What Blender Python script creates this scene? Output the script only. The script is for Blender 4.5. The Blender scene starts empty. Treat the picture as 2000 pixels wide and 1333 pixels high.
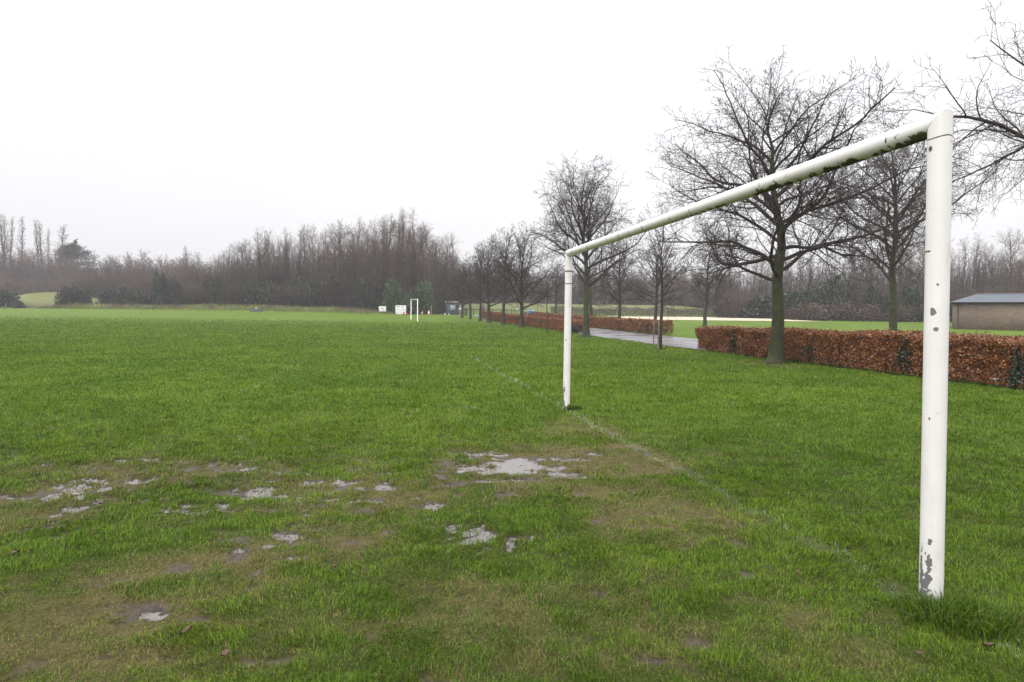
import bpy, bmesh, math, random
import numpy as np
from mathutils import Vector, Matrix

SC = bpy.context.scene
COL = SC.collection
PI = math.pi
# ------------------------------------------------------------------ camera maths
F = 1333.0
EYE = 1.48
PITCH = math.radians(2.06)
ROLL = math.radians(0.6)
_a = PI/2-PITCH
RM = (np.array([[1, 0, 0], [0, math.cos(_a), -math.sin(_a)], [0, math.sin(_a), math.cos(_a)]])
      @ np.array([[math.cos(ROLL), -math.sin(ROLL), 0], [math.sin(ROLL), math.cos(ROLL), 0], [0, 0, 1]]))

def sm(a, b, x):
    t = np.clip((np.asarray(x, float)-a)/(b-a), 0, 1)
    return t*t*(3-2*t)

# ------------------------------------------------------------------ noise
def _hash(ix, iy, seed):
    h = (ix.astype(np.int64)*374761393+iy.astype(np.int64)*668265263+seed*1442695041) & 0xFFFFFFFF
    h = ((h ^ (h >> 13))*1274126177) & 0xFFFFFFFF
    h = ((h ^ (h >> 15))*2246822519) & 0xFFFFFFFF
    return ((h ^ (h >> 16)) & 0xFFFFFF)/float(0xFFFFFF)

def vn(x, y, scale, seed=0):
    x = np.asarray(x, float)/scale
    y = np.asarray(y, float)/scale
    ix, iy = np.floor(x), np.floor(y)
    fx, fy = x-ix, y-iy
    fx = fx*fx*(3-2*fx)
    fy = fy*fy*(3-2*fy)
    a = _hash(ix, iy, seed)
    b = _hash(ix+1, iy, seed)
    c = _hash(ix, iy+1, seed)
    d = _hash(ix+1, iy+1, seed)
    return (a*(1-fx)+b*fx)*(1-fy)+(c*(1-fx)+d*fx)*fy

def fbm(x, y, scale, seed=0, octs=3):
    s = 0.0
    w = 0.0
    for o in range(octs):
        k = 0.5**o
        s = s+k*vn(x, y, scale*k, seed+o*17)
        w += k
    return s/w

# ------------------------------------------------------------------ terrain
def base_terr(x, y):
    x = np.asarray(x, float)
    y = np.asarray(y, float)
    yc = np.clip(y, 0, 90)
    z = .00015*yc**2+.02*(np.clip(y, 90, 130)-90)+.006*(np.clip(y, 130, 400)-130)
    z = z+.3*sm(15, 45, -x)*sm(60, 100, y)
    return z

def bank_mask(x, y):
    x = np.asarray(x, float)
    y = np.asarray(y, float)
    return np.exp(-((y-108.5-1.2*np.sin(x*.11))/1.9)**2)*sm(-76, -69, x)*sm(-17, -23, x)*(.55+.7*fbm(x, y, 7, 5))

def hill_mask(x, y):
    a = np.exp(-((x+88)/11)**2-((y-131)/9)**2)*2.9
    b = np.exp(-((y-146)/16)**2)*(sm(-26, -8, x)*sm(52, 34, x))*(1.75+.5*vn(x, y, 16, 3))
    return a+b

def terr(x, y):
    return base_terr(x, y)+.95*bank_mask(x, y)+hill_mask(np.asarray(x, float), np.asarray(y, float))

def T(x, y):
    return float(terr(np.array([x]), np.array([y]))[0])

def ray(px, py):
    return RM @ np.array([(px-1000)/F, (666.5-py)/F, -1.0])

def gp(px, py):
    d = ray(px, py)
    t = np.arange(1.0, 140, .02)
    z = EYE+d[2]*t
    hit = np.nonzero(z < base_terr(d[0]*t, d[1]*t))[0]
    k = t[hit[0]] if len(hit) else 120.0
    return d[0]*k, d[1]*k

def at(px, Y):
    """ground point seen in picture column px at distance Y"""
    d = ray(px, 618)
    return d[0]/d[1]*Y, Y

def hor(px):
    return 618.5+(px-1000)*.01047

def zat(px, py, Y):
    return EYE+(hor(px)-py)/F*Y

# ------------------------------------------------------------------ mesh helpers
def mesh_from(name, V, quads=None, tris=None, attrs=None, smooth=False):
    V = np.asarray(V, np.float32).reshape(-1, 3)
    me = bpy.data.meshes.new(name)
    q = np.zeros((0, 4), np.int32) if quads is None else np.asarray(quads, np.int32).reshape(-1, 4)
    t = np.zeros((0, 3), np.int32) if tris is None else np.asarray(tris, np.int32).reshape(-1, 3)
    loops = np.concatenate([q.ravel(), t.ravel()])
    starts = np.concatenate([np.arange(len(q))*4, len(q)*4+np.arange(len(t))*3]).astype(np.int32)
    tot = np.concatenate([np.full(len(q), 4), np.full(len(t), 3)]).astype(np.int32)
    me.vertices.add(len(V))
    me.vertices.foreach_set('co', V.ravel())
    me.loops.add(len(loops))
    me.loops.foreach_set('vertex_index', loops.astype(np.int32))
    me.polygons.add(len(starts))
    me.polygons.foreach_set('loop_start', starts)
    me.polygons.foreach_set('loop_total', tot)
    if smooth:
        me.polygons.foreach_set('use_smooth', np.ones(len(starts), bool))
    for k, a in (attrs or {}).items():
        a = np.asarray(a, np.float32)
        if a.ndim == 2:
            c = np.ones((len(V), 4), np.float32)
            c[:, :3] = a
            me.attributes.new(k, 'FLOAT_COLOR', 'POINT').data.foreach_set('color', c.ravel())
        else:
            me.attributes.new(k, 'FLOAT', 'POINT').data.foreach_set('value', a.ravel())
    me.update(calc_edges=True)
    return me

def link(name, me, mat=None, parent=None):
    o = bpy.data.objects.new(name, me)
    COL.objects.link(o)
    if mat is not None and me is not None and not me.materials:
        me.materials.append(mat)
    if parent is not None:
        o.parent = parent
    return o

def tag(o, label=None, cat=None, group=None, kind=None):
    if label:
        o['label'] = label
    if cat:
        o['category'] = cat
    if group:
        o['group'] = group
    if kind:
        o['kind'] = kind
    return o

def thing(name, label, cat, loc=(0, 0, 0), rz=0.0, group=None):
    o = bpy.data.objects.new(name, None)
    COL.objects.link(o)
    o.empty_display_size = .2
    o.location = loc
    o.rotation_euler = (0, 0, rz)
    return tag(o, label, cat, group)

class MB:
    """collects boxes, bars and prisms for one mesh"""
    def __init__(s):
        s.v = []
        s.q = []
        s.t = []
    def box(s, x0, x1, y0, y1, z0, z1, rz=0, c=(0, 0)):
        b = len(s.v)
        for z in (z0, z1):
            for x, y in ((x0, y0), (x1, y0), (x1, y1), (x0, y1)):
                if rz:
                    dx, dy = x-c[0], y-c[1]
                    x, y = c[0]+dx*math.cos(rz)-dy*math.sin(rz), c[1]+dx*math.sin(rz)+dy*math.cos(rz)
                s.v.append((x, y, z))
        for f in ((3, 2, 1, 0), (4, 5, 6, 7), (0, 1, 5, 4), (1, 2, 6, 5), (2, 3, 7, 6), (3, 0, 4, 7)):
            s.q.append([b+i for i in f])
        return s
    def tube(s, pts, rad, n=8, cap=True):
        b0 = len(s.v)
        rad = rad if hasattr(rad, '__len__') else [rad]*len(pts)
        P = [Vector(p) for p in pts]
        for i, p in enumerate(P):
            t = (P[min(i+1, len(P)-1)]-P[max(i-1, 0)]).normalized()
            ref = Vector((1, 0, 0)) if abs(t.z) > .8 else Vector((0, 0, 1))
            u = t.cross(ref).normalized()
            w = t.cross(u)
            for k in range(n):
                a = 2*PI*k/n
                s.v.append(tuple(p+(u*math.cos(a)+w*math.sin(a))*rad[i]))
        for i in range(len(P)-1):
            for k in range(n):
                s.q.append([b0+i*n+k, b0+i*n+(k+1) % n, b0+(i+1)*n+(k+1) % n, b0+(i+1)*n+k])
        if cap:
            for i in (0, len(P)-1):
                c = len(s.v)
                s.v.append(tuple(P[i]))
                for k in range(n):
                    s.t.append([c, b0+i*n+k, b0+i*n+(k+1) % n])
        return s
    def face(s, pts):
        b = len(s.v)
        s.v += [tuple(p) for p in pts]
        (s.q if len(pts) == 4 else s.t).append(list(range(b, b+len(pts))))
        return s
    def build(s, name, mat, parent=None, smooth=False, bevel=0):
        me = mesh_from(name, s.v, s.q or None, s.t or None, smooth=smooth)
        o = link(name, me, mat, parent)
        if bevel:
            m = o.modifiers.new('bevel', 'BEVEL')
            m.width = bevel
            m.segments = 2
        return o

# ------------------------------------------------------------------ materials
def new_mat(name):
    m = bpy.data.materials.new(name)
    m.use_nodes = True
    nt = m.node_tree
    p = nt.nodes['Principled BSDF']
    return m, nt, p

def nd(nt, typ, **kw):
    n = nt.nodes.new(typ)
    for k, v in kw.items():
        if k.startswith('i_'):
            n.inputs[k[2:].replace('_', ' ')].default_value = v
        else:
            setattr(n, k, v)
    return n

def ramp(nt, src, stops):
    r = nt.nodes.new('ShaderNodeValToRGB')
    e = r.color_ramp.elements
    while len(e) < len(stops):
        e.new(.5)
    for k, (p, c) in enumerate(stops):
        e[k].position = p
        e[k].color = (*c, 1) if len(c) == 3 else c
    nt.links.new(src, r.inputs[0])
    return r.outputs[0]

def noise(nt, vec, scale, detail=4, rough=.55):
    n = nd(nt, 'ShaderNodeTexNoise')
    n.inputs['Scale'].default_value = scale
    n.inputs['Detail'].default_value = detail
    n.inputs['Roughness'].default_value = rough
    if vec is not None:
        nt.links.new(vec, n.inputs['Vector'])
    return n.outputs['Fac']

def mix(nt, fac, a, b, mode='MIX'):
    m = nt.nodes.new('ShaderNodeMix')
    m.data_type = 'RGBA'
    m.blend_type = mode
    for s, v in ((m.inputs[0], fac), (m.inputs[6], a), (m.inputs[7], b)):
        if hasattr(v, 'is_linked'):
            nt.links.new(v, s)
        elif hasattr(v, '__len__'):
            s.default_value = (*v, 1)
        else:
            s.default_value = v
    return m.outputs[2]

def fmath(nt, op, a, b=None, clamp=False):
    m = nt.nodes.new('ShaderNodeMath')
    m.operation = op
    m.use_clamp = clamp
    for s, v in ((m.inputs[0], a), (m.inputs[1], b)):
        if v is None:
            continue
        if hasattr(v, 'is_linked'):
            nt.links.new(v, s)
        else:
            s.default_value = v
    return m.outputs[0]

def mrange(nt, v, a, b, c=0., d=1.):
    m = nt.nodes.new('ShaderNodeMapRange')
    m.interpolation_type = 'SMOOTHSTEP'
    nt.links.new(v, m.inputs[0])
    for i, q in enumerate((a, b, c, d)):
        m.inputs[i+1].default_value = q
    return m.outputs[0]

def attr(nt, name):
    a = nt.nodes.new('ShaderNodeAttribute')
    a.attribute_name = name
    return a

def bump(nt, h, p, strength=.5, dist=.02):
    b = nt.nodes.new('ShaderNodeBump')
    b.inputs['Strength'].default_value = strength
    b.inputs['Distance'].default_value = dist
    nt.links.new(h, b.inputs['Height'])
    nt.links.new(b.outputs[0], p.inputs['Normal'])

def geo_pos(nt):
    return nt.nodes.new('ShaderNodeNewGeometry').outputs['Position']

def obj_co(nt):
    return nt.nodes.new('ShaderNodeTexCoord').outputs['Object']

def simple(name, col, rough=.5, var=.12, scale=6, metal=0, bmp=.0):
    m, nt, p = new_mat(name)
    n = noise(nt, obj_co(nt), scale, 5)
    d = tuple(c*(1-var) for c in col)
    l = tuple(min(1, c*(1+var)) for c in col)
    nt.links.new(ramp(nt, n, [(.3, d), (.7, l)]), p.inputs['Base Color'])
    p.inputs['Roughness'].default_value = rough
    p.inputs['Metallic'].default_value = metal
    if bmp:
        bump(nt, n, p, bmp, .01)
    return m

def leaf_mat(name, rough=.45, trans=.25, spec=.5):
    """colour comes from the per-leaf 'col' attribute"""
    m, nt, p = new_mat(name)
    c = attr(nt, 'col').outputs['Color']
    nt.links.new(c, p.inputs['Base Color'])
    p.inputs['Roughness'].default_value = rough
    p.inputs['Specular IOR Level'].default_value = spec
    t = nt.nodes.new('ShaderNodeBsdfTranslucent')
    nt.links.new(c, t.inputs['Color'])
    s = nt.nodes.new('ShaderNodeMixShader')
    s.inputs[0].default_value = trans
    nt.links.new(p.outputs[0], s.inputs[1])
    nt.links.new(t.outputs[0], s.inputs[2])
    nt.links.new(s.outputs[0], nt.nodes['Material Output'].inputs['Surface'])
    return m

def bark_mat(name, dark, light, moss, moss_amt, scale=9, rnd=0.0):
    m, nt, p = new_mat(name)
    o = obj_co(nt)
    mp = nd(nt, 'ShaderNodeMapping')
    mp.inputs['Scale'].default_value = (1.6, 1.6, .22)
    nt.links.new(o, mp.inputs[0])
    n1 = noise(nt, mp.outputs[0], scale*2.2, 8, .65)
    n2 = noise(nt, o, 1.6, 5, .6)
    c = ramp(nt, n1, [(.32, dark), (.68, light)])
    if moss_amt > 0:
        mk = mrange(nt, n2, .62-moss_amt*.35, .75-moss_amt*.25)
        c = mix(nt, mk, c, moss)
    if rnd:
        oi = nt.nodes.new('ShaderNodeObjectInfo')
        c = mix(nt, fmath(nt, 'MULTIPLY', oi.outputs['Random'], rnd), c, (light[0]*1.5, light[1]*1.3, light[2]*1.25))
    n3 = noise(nt, o, 3.2, 6, .7)
    c = mix(nt, .75, c, ramp(nt, n3, [(.34, (.5, .5, .5)), (.66, (1.5, 1.48, 1.42))]), 'MULTIPLY')
    nt.links.new(c, p.inputs['Base Color'])
    p.inputs['Roughness'].default_value = .6
    p.inputs['Specular IOR Level'].default_value = .3
    bump(nt, n1, p, 1.0, .05)
    return m

M = {}
M['bark'] = bark_mat('mossy oak bark', (.016, .014, .01), (.07, .06, .045), (.04, .05, .014), .8)
M['bark_plain'] = bark_mat('wet brown bark', (.02, .016, .013), (.062, .05, .042), (.06, .065, .03), .3)
M['twig'] = bark_mat('dark twig bark', (.024, .016, .014), (.056, .038, .034), (.05, .05, .03), 0, 5)
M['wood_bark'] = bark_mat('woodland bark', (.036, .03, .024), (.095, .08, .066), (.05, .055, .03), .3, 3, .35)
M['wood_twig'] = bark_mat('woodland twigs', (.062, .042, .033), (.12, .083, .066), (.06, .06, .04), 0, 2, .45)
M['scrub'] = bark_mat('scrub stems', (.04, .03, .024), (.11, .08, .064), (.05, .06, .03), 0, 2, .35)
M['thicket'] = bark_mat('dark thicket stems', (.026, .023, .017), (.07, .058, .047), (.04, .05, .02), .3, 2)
M['leaf'] = leaf_mat('leaves', .42, .2)
M['beech'] = leaf_mat('brown beech leaves', .4, .15, .6)
M['grass'] = leaf_mat('wet grass blades', .45, .3, .18)
M['black'] = simple('black painted steel', (.018, .018, .02), .4)
M['wood'] = simple('weathered timber', (.12, .095, .07), .7, .3, 14)
M['post_wood'] = simple('dark wet timber', (.05, .042, .035), .7, .3, 14)
M['white'] = simple('white painted board', (.78, .77, .78), .45, .04)
M['ink'] = simple('dark lettering', (.05, .05, .06), .6)
M['inkgrey'] = simple('grey lettering', (.35, .34, .38), .6)
M['cabin'] = simple('dark blue grey cladding', (.045, .052, .07), .5, .2)
M['paleroof'] = simple('pale flat roof edge', (.5, .5, .52), .5)
M['poster'] = simple('pale blue notice', (.35, .47, .52), .4, .35, 9)
M['purple'] = simple('purple banner', (.15, .05, .13), .5)
M['pink'] = simple('pink lower banner', (.42, .2, .26), .5)
M['blue'] = simple('light blue panel', (.13, .36, .58), .4)
M['navy'] = simple('dark blue lettering', (.02, .04, .1), .4)
M['red'] = simple('red plastic', (.4, .03, .035), .4)
M['orange'] = simple('orange plastic', (.7, .16, .06), .4)
M['grey'] = simple('galvanised steel', (.35, .36, .38), .45, .15, 20, .5)
M['conc'] = simple('dark stained concrete', (.11, .105, .1), .8, .35, 8)
M['bench'] = simple('pale wet bench slab', (.55, .5, .42), .5)
M['skin'] = simple('skin', (.45, .28, .2), .5)
M['jacket'] = simple('white jacket', (.75, .75, .76), .7)
M['trouser'] = simple('tan trousers', (.42, .2, .05), .7)
M['hair'] = simple('dark hair', (.03, .02, .015), .6)
M['shoe'] = simple('pale shoes', (.6, .6, .58), .6)
M['deadleaf'] = simple('fallen brown leaf', (.075, .03, .016), .4, .4, 30)

# white goal paint: chips, moss, stains are measured on the mesh
def paint_mat():
    m, nt, p = new_mat('chipped white paint')
    o = obj_co(nt)
    n = noise(nt, o, 45, 6, .6)
    n2 = noise(nt, o, 5, 4)
    c = ramp(nt, n2, [(.3, (.71, .69, .68)), (.7, (.775, .76, .75))])
    c = mix(nt, mrange(nt, attr(nt, 'stain').outputs['Fac'], .0, 1., 0, .75), c, (.42, .31, .2))
    gl = mrange(nt, attr(nt, 'algae').outputs['Fac'], 0, 1, 0, .62)
    c = mix(nt, gl, c, (.30, .33, .17))
    ch = mrange(nt, attr(nt, 'chip').outputs['Fac'], .46, .54)
    c = mix(nt, ch, c, (.16, .16, .165))
    ms = fmath(nt, 'ADD', attr(nt, 'moss').outputs['Fac'], fmath(nt, 'MULTIPLY', fmath(nt, 'SUBTRACT', n, .5), .7))
    mm = mrange(nt, ms, .42, .68)
    c = mix(nt, mm, c, ramp(nt, n, [(.3, (.018, .024, .009)), (.7, (.085, .1, .03))]))
    nt.links.new(c, p.inputs['Base Color'])
    r = nt.nodes.new('ShaderNodeMapRange')
    nt.links.new(mm, r.inputs[0])
    r.inputs[3].default_value = .33
    r.inputs[4].default_value = .9
    nt.links.new(r.outputs[0], p.inputs['Roughness'])
    bump(nt, fmath(nt, 'SUBTRACT', n2, fmath(nt, 'MULTIPLY', ch, .5)), p, .25, .004)
    return m
M['paint'] = paint_mat()

def ground_mat():
    m, nt, p = new_mat('field ground')
    pos = geo_pos(nt)
    gc = attr(nt, 'gcol').outputs['Color']
    nA = noise(nt, pos, 55, 6, .7)
    nB = noise(nt, pos, 7, 5, .62)
    nC = noise(nt, pos, .9, 4, .6)
    c = mix(nt, .9, gc, ramp(nt, nA, [(.25, (.32, .36, .3)), (.5, (.95, .95, .95)), (.75, (1.75, 1.65, 1.6))]), 'MULTIPLY')
    c = mix(nt, .8, c, ramp(nt, nB, [(.3, (.62, .68, .6)), (.7, (1.35, 1.3, 1.3))]), 'MULTIPLY')
    c = mix(nt, .6, c, ramp(nt, nC, [(.3, (.75, .85, .7)), (.7, (1.25, 1.15, 1.2))]), 'MULTIPLY')
    mud = fmath(nt, 'ADD', attr(nt, 'mud').outputs['Fac'], fmath(nt, 'MULTIPLY', fmath(nt, 'SUBTRACT', nB, .5), .9))
    mm = mrange(nt, mud, .3, .8)
    c = mix(nt, mm, c, ramp(nt, fmath(nt, 'ADD', fmath(nt, 'MULTIPLY', nA, .5), fmath(nt, 'MULTIPLY', noise(nt, pos, 22, 5, .7), .5)), [(.34, (.022, .016, .012)), (.52, (.085, .064, .05)), (.68, (.15, .118, .095))]))
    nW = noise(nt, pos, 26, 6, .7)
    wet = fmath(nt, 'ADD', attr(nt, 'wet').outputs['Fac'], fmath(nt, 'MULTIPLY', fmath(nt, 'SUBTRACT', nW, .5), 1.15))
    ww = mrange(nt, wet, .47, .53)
    c = mix(nt, ww, c, ramp(nt, nW, [(.35, (.16, .142, .128)), (.65, (.09, .078, .068))]))  # silty puddle water, paled to stand in for part of the sky reflection
    nt.links.new(c, p.inputs['Base Color'])
    rr = nt.nodes.new('ShaderNodeMapRange')
    nt.links.new(ww, rr.inputs[0])
    rr.inputs[3].default_value = .62
    rr.inputs[4].default_value = .03
    r2 = fmath(nt, 'SUBTRACT', rr.outputs[0], fmath(nt, 'MULTIPLY', fmath(nt, 'MULTIPLY', mm, fmath(nt, 'SUBTRACT', 1.0, ww)), .25), True)
    nt.links.new(r2, p.inputs['Roughness'])
    h = fmath(nt, 'ADD', fmath(nt, 'MULTIPLY', nA, .5), fmath(nt, 'ADD', nB, fmath(nt, 'MULTIPLY', nW, fmath(nt, 'MULTIPLY', mm, 1.3))))
    h = fmath(nt, 'MULTIPLY', h, fmath(nt, 'SUBTRACT', 1.0, ww))
    sp_ = nt.nodes.new('ShaderNodeMapRange')
    nt.links.new(fmath(nt, 'MAXIMUM', ww, fmath(nt, 'MULTIPLY', mm, .6)), sp_.inputs[0])
    sp_.inputs[3].default_value = .04
    sp_.inputs[4].default_value = .5
    nt.links.new(sp_.outputs[0], p.inputs['Specular IOR Level'])
    bump(nt, h, p, .9, .03)
    return m
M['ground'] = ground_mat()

def path_mat():
    m, nt, p = new_mat('wet asphalt')
    pos = geo_pos(nt)
    n = noise(nt, pos, 60, 4)
    b = noise(nt, pos, .45, 4)
    nt.links.new(ramp(nt, n, [(.3, (.13, .122, .135)), (.7, (.2, .19, .205))]), p.inputs['Base Color'])
    nt.links.new(ramp(nt, b, [(.4, (.16, .16, .16)), (.62, (.45, .45, .45))]), p.inputs['Roughness'])
    bump(nt, n, p, .12, .004)
    return m
M['path'] = path_mat()
M['sand'] = simple('pale sand', (.52, .42, .31), .8, .12, .4)

def brick_mat():
    m, nt, p = new_mat('buff brick')
    o = obj_co(nt)
    sx = nt.nodes.new('ShaderNodeSeparateXYZ')
    nt.links.new(o, sx.inputs[0])
    cx = nt.nodes.new('ShaderNodeCombineXYZ')
    nt.links.new(fmath(nt, 'ADD', sx.outputs[0], sx.outputs[1]), cx.inputs[0])
    nt.links.new(sx.outputs[2], cx.inputs[1])
    b = nt.nodes.new('ShaderNodeTexBrick')
    nt.links.new(cx.outputs[0], b.inputs['Vector'])
    b.inputs['Scale'].default_value = 1
    b.inputs['Brick Width'].default_value = .3
    b.inputs['Row Height'].default_value = .11
    b.inputs['Mortar Size'].default_value = .012
    b.inputs['Color1'].default_value = (.21, .15, .1, 1)
    b.inputs['Color2'].default_value = (.13, .092, .066, 1)
    b.inputs['Mortar'].default_value = (.2, .175, .145, 1)
    n = noise(nt, o, .8, 6)
    c = mix(nt, .7, b.outputs['Color'], ramp(nt, n, [(.3, (.7, .7, .68)), (.7, (1.2, 1.18, 1.15))]), 'MULTIPLY')
    nt.links.new(c, p.inputs['Base Color'])
    p.inputs['Roughness'].default_value = .75
    bump(nt, b.outputs['Fac'], p, -.4, .01)
    return m
M['brick'] = brick_mat()
M['roof'] = simple('blue grey roof tiles', (.115, .135, .165), .32, .2, 5)
M['fascia'] = simple('dark fascia', (.03, .03, .034), .5)

# ------------------------------------------------------------------ setting: layout lines
def xf(y):
    """front face of the beech hedge rows"""
    return 7.95-.1985*(y-28.13)

GP_R, GP_L = (2.19, 3.49), (.87, 10.77)
gd = np.array([GP_L[0]-GP_R[0], GP_L[1]-GP_R[1]])
GLEN = float(np.linalg.norm(gd))
gu = gd/GLEN

# wet and muddy spots of the goal mouth and the trampled pitch (centre and size in metres on the ground)
def spots(lst):
    out = []
    for px, py, rx, ry in lst:
        x, y = gp(px, py)
        out.append((x, y, rx*y/F, max(ry*y*y/(F*EYE), .04)))
    return out
WET = spots([(935, 887, 42, 5), (925, 912, 26, 6), (985, 903, 62, 8), (1035, 908, 62, 8), (1110, 897, 38, 4), (1000, 918, 55, 5), (945, 940, 14, 5),
             (1165, 885, 20, 3), (40, 940, 20, 5), (100, 967, 24, 5), (148, 955, 16, 7), (142, 994, 24, 6), (192, 993, 12, 4), (420, 905, 20, 4), (490, 915, 14, 6),
             (503, 952, 34, 5), (470, 883, 20, 3), (640, 880, 20, 3), (372, 948, 22, 5), (366, 988, 22, 5), (704, 955, 18, 4), (748, 945, 20, 3), (576, 1047, 22, 5),
             (885, 1033, 13, 4), (945, 1043, 18, 4), (930, 1074, 13, 4), (838, 1011, 12, 4), (1076, 1134, 11, 13), (365, 1075, 7, 5), (222, 1216, 17, 7),
             (50, 1110, 16, 6), (300, 1195, 22, 5), (570, 1085, 12, 5), (180, 875, 24, 3), (40, 870, 18, 3), (440, 985, 20, 4), (275, 940, 26, 4)])
MUD = spots([(a_, b_, c_*.75, d_*.75) for a_, b_, c_, d_ in [(1512, 712, 40, 4), (1145, 661, 16, 2), (1287, 684, 16, 2), (1000, 905, 150, 24), (1215, 880, 60, 10), (1290, 905, 40, 6), (745, 1248, 85, 17), (800, 1272, 40, 12), (690, 1240, 40, 10), (590, 1272, 30, 10), (222, 1270, 16, 10), (1200, 1250, 34, 18),
             (1070, 1180, 20, 10), (530, 1215, 22, 10), (120, 970, 130, 26), (430, 950, 150, 36), (1100, 965, 40, 10), (930, 1050, 90, 30), (575, 1065, 46, 22), (260, 1205, 80, 16),
             (70, 1105, 60, 16), (740, 950, 80, 14), (60, 1300, 40, 20), (480, 1325, 40, 12), (1000, 965, 110, 12), (1450, 1300, 40, 14), (1660, 1275, 30, 10), (1610, 1205, 20, 8),
             (330, 915, 120, 12), (1030, 1330, 60, 14), (1170, 1160, 30, 12)]])
DEAD = spots([(1100, 905, 240, 42), (1240, 905, 90, 30), (300, 940, 380, 60), (700, 960, 200, 50), (1080, 960, 160, 26), (1250, 1010, 160, 40), (600, 1080, 150, 50), (1600, 1230, 180, 60), (1150, 840, 120, 18), (1515, 713, 60, 7), (350, 1180, 500, 130), (1000, 1200, 450, 110)])

WORN = spots([(1090, 900, 190, 30), (1240, 905, 85, 24), (1210, 872, 60, 7)])
SPECK = spots([(300, 945, 330, 52), (640, 955, 200, 40), (930, 1040, 80, 25), (1000, 905, 130, 24), (560, 1065, 80, 24)])

def spotfield(lst, x, y):
    m = np.full(np.shape(x), -1.0)
    for cx, cy, rx, ry in lst:
        d = 1-np.sqrt(((x-cx)/(rx*1.25))**2+((y-cy)/(ry*1.25))**2)
        m = np.maximum(m, d)
    return m

def fields(x, y):
    near = sm(16, 10, y)
    n1 = np.clip(.5+(fbm(x*.8, y, .17, 11, 4)-.5)*1.5, 0, 1)
    n2 = fbm(x, y, .9, 23, 3)
    n3 = fbm(x, y, .07, 29, 2)
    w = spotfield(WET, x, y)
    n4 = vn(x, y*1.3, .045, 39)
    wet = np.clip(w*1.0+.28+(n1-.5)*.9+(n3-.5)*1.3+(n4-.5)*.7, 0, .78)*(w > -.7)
    zl = spotfield(SPECK, x, y)
    ns = fbm(x*.7, y, .15, 37, 4)
    wet = np.maximum(wet, np.clip(.26+(ns-.605)*2.5+(n3-.5)*1.0+(n4-.5)*.5+.3*np.clip(zl, -.2, .6), 0, .68)*(zl > -.15))
    mu = spotfield(MUD, x, y)
    mud = np.clip(mu*.55-.02+(n1-.5)*1.3+(n3-.5)*1.5+(n2-.5)*.5, 0, 1)*(mu > -.9)
    tr = sm(4.0, 1.0, x)*near
    mud = np.maximum(mud, np.clip((n1-.69)*4+(n3-.5)*1.6+(n2-.5)*.8, 0, 1)*tr*.8)
    mud = np.maximum(mud, sm(.35, .6, wet))
    de = spotfield(DEAD, x, y)
    dead = np.clip(np.minimum(de, .5)*.9+.06+(n2-.5)*1.7+(n1-.5)*.9, 0, .85)
    wo = spotfield(WORN, x, y)
    dead = np.maximum(dead, np.clip(wo*1.5+.25+(n1-.5)*1.4, 0, 1)*(wo > -.3))
    ns2 = fbm(x*.7, y, .09, 47, 3)
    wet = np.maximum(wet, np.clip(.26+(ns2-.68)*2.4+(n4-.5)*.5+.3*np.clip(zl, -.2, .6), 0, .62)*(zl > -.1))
    return wet, mud, dead, n1, n2

# painted touch lines: goal line, and faint old lines
LINES = []
e0 = np.array(GP_R)-gu*2.0
e1 = np.array(GP_L)+gu*13
LINES.append((e0, e1, .05, .8))
pa, pb = np.array(gp(455, 778)), np.array(gp(600, 706))
LINES.append((pa, pb, .06, .4))

def linefield(x, y):
    m = np.zeros(np.shape(x))
    for a, b, hw, s in LINES:
        d = b-a
        L = np.linalg.norm(d)
        d = d/L
        t = (x-a[0])*d[0]+(y-a[1])*d[1]
        n = np.abs(-(x-a[0])*d[1]+(y-a[1])*d[0])
        worn = sm(.3, .62, fbm(t, t*0, 1.1, 41, 3))
        m = np.maximum(m, s*sm(hw*2.2, hw*.3, n)*((t > 0) & (t < L))*(.42+.25*worn))
    return m

def micro(x, y, wet, mud):
    f = sm(60, 20, y)
    z = (fbm(x, y, .8, 61, 3)-.5)*.05+(fbm(x, y, .26, 63, 2)-.5)*.055*sm(14, 8, y)+(vn(x, y, .12, 67)-.5)*.02
    return (z*(1-.85*sm(.2, .5, wet))-.018*sm(.25, .55, mud)-.012*sm(.25, .5, wet))*f

GRASS = np.array([.093, .15, .012])

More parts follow.
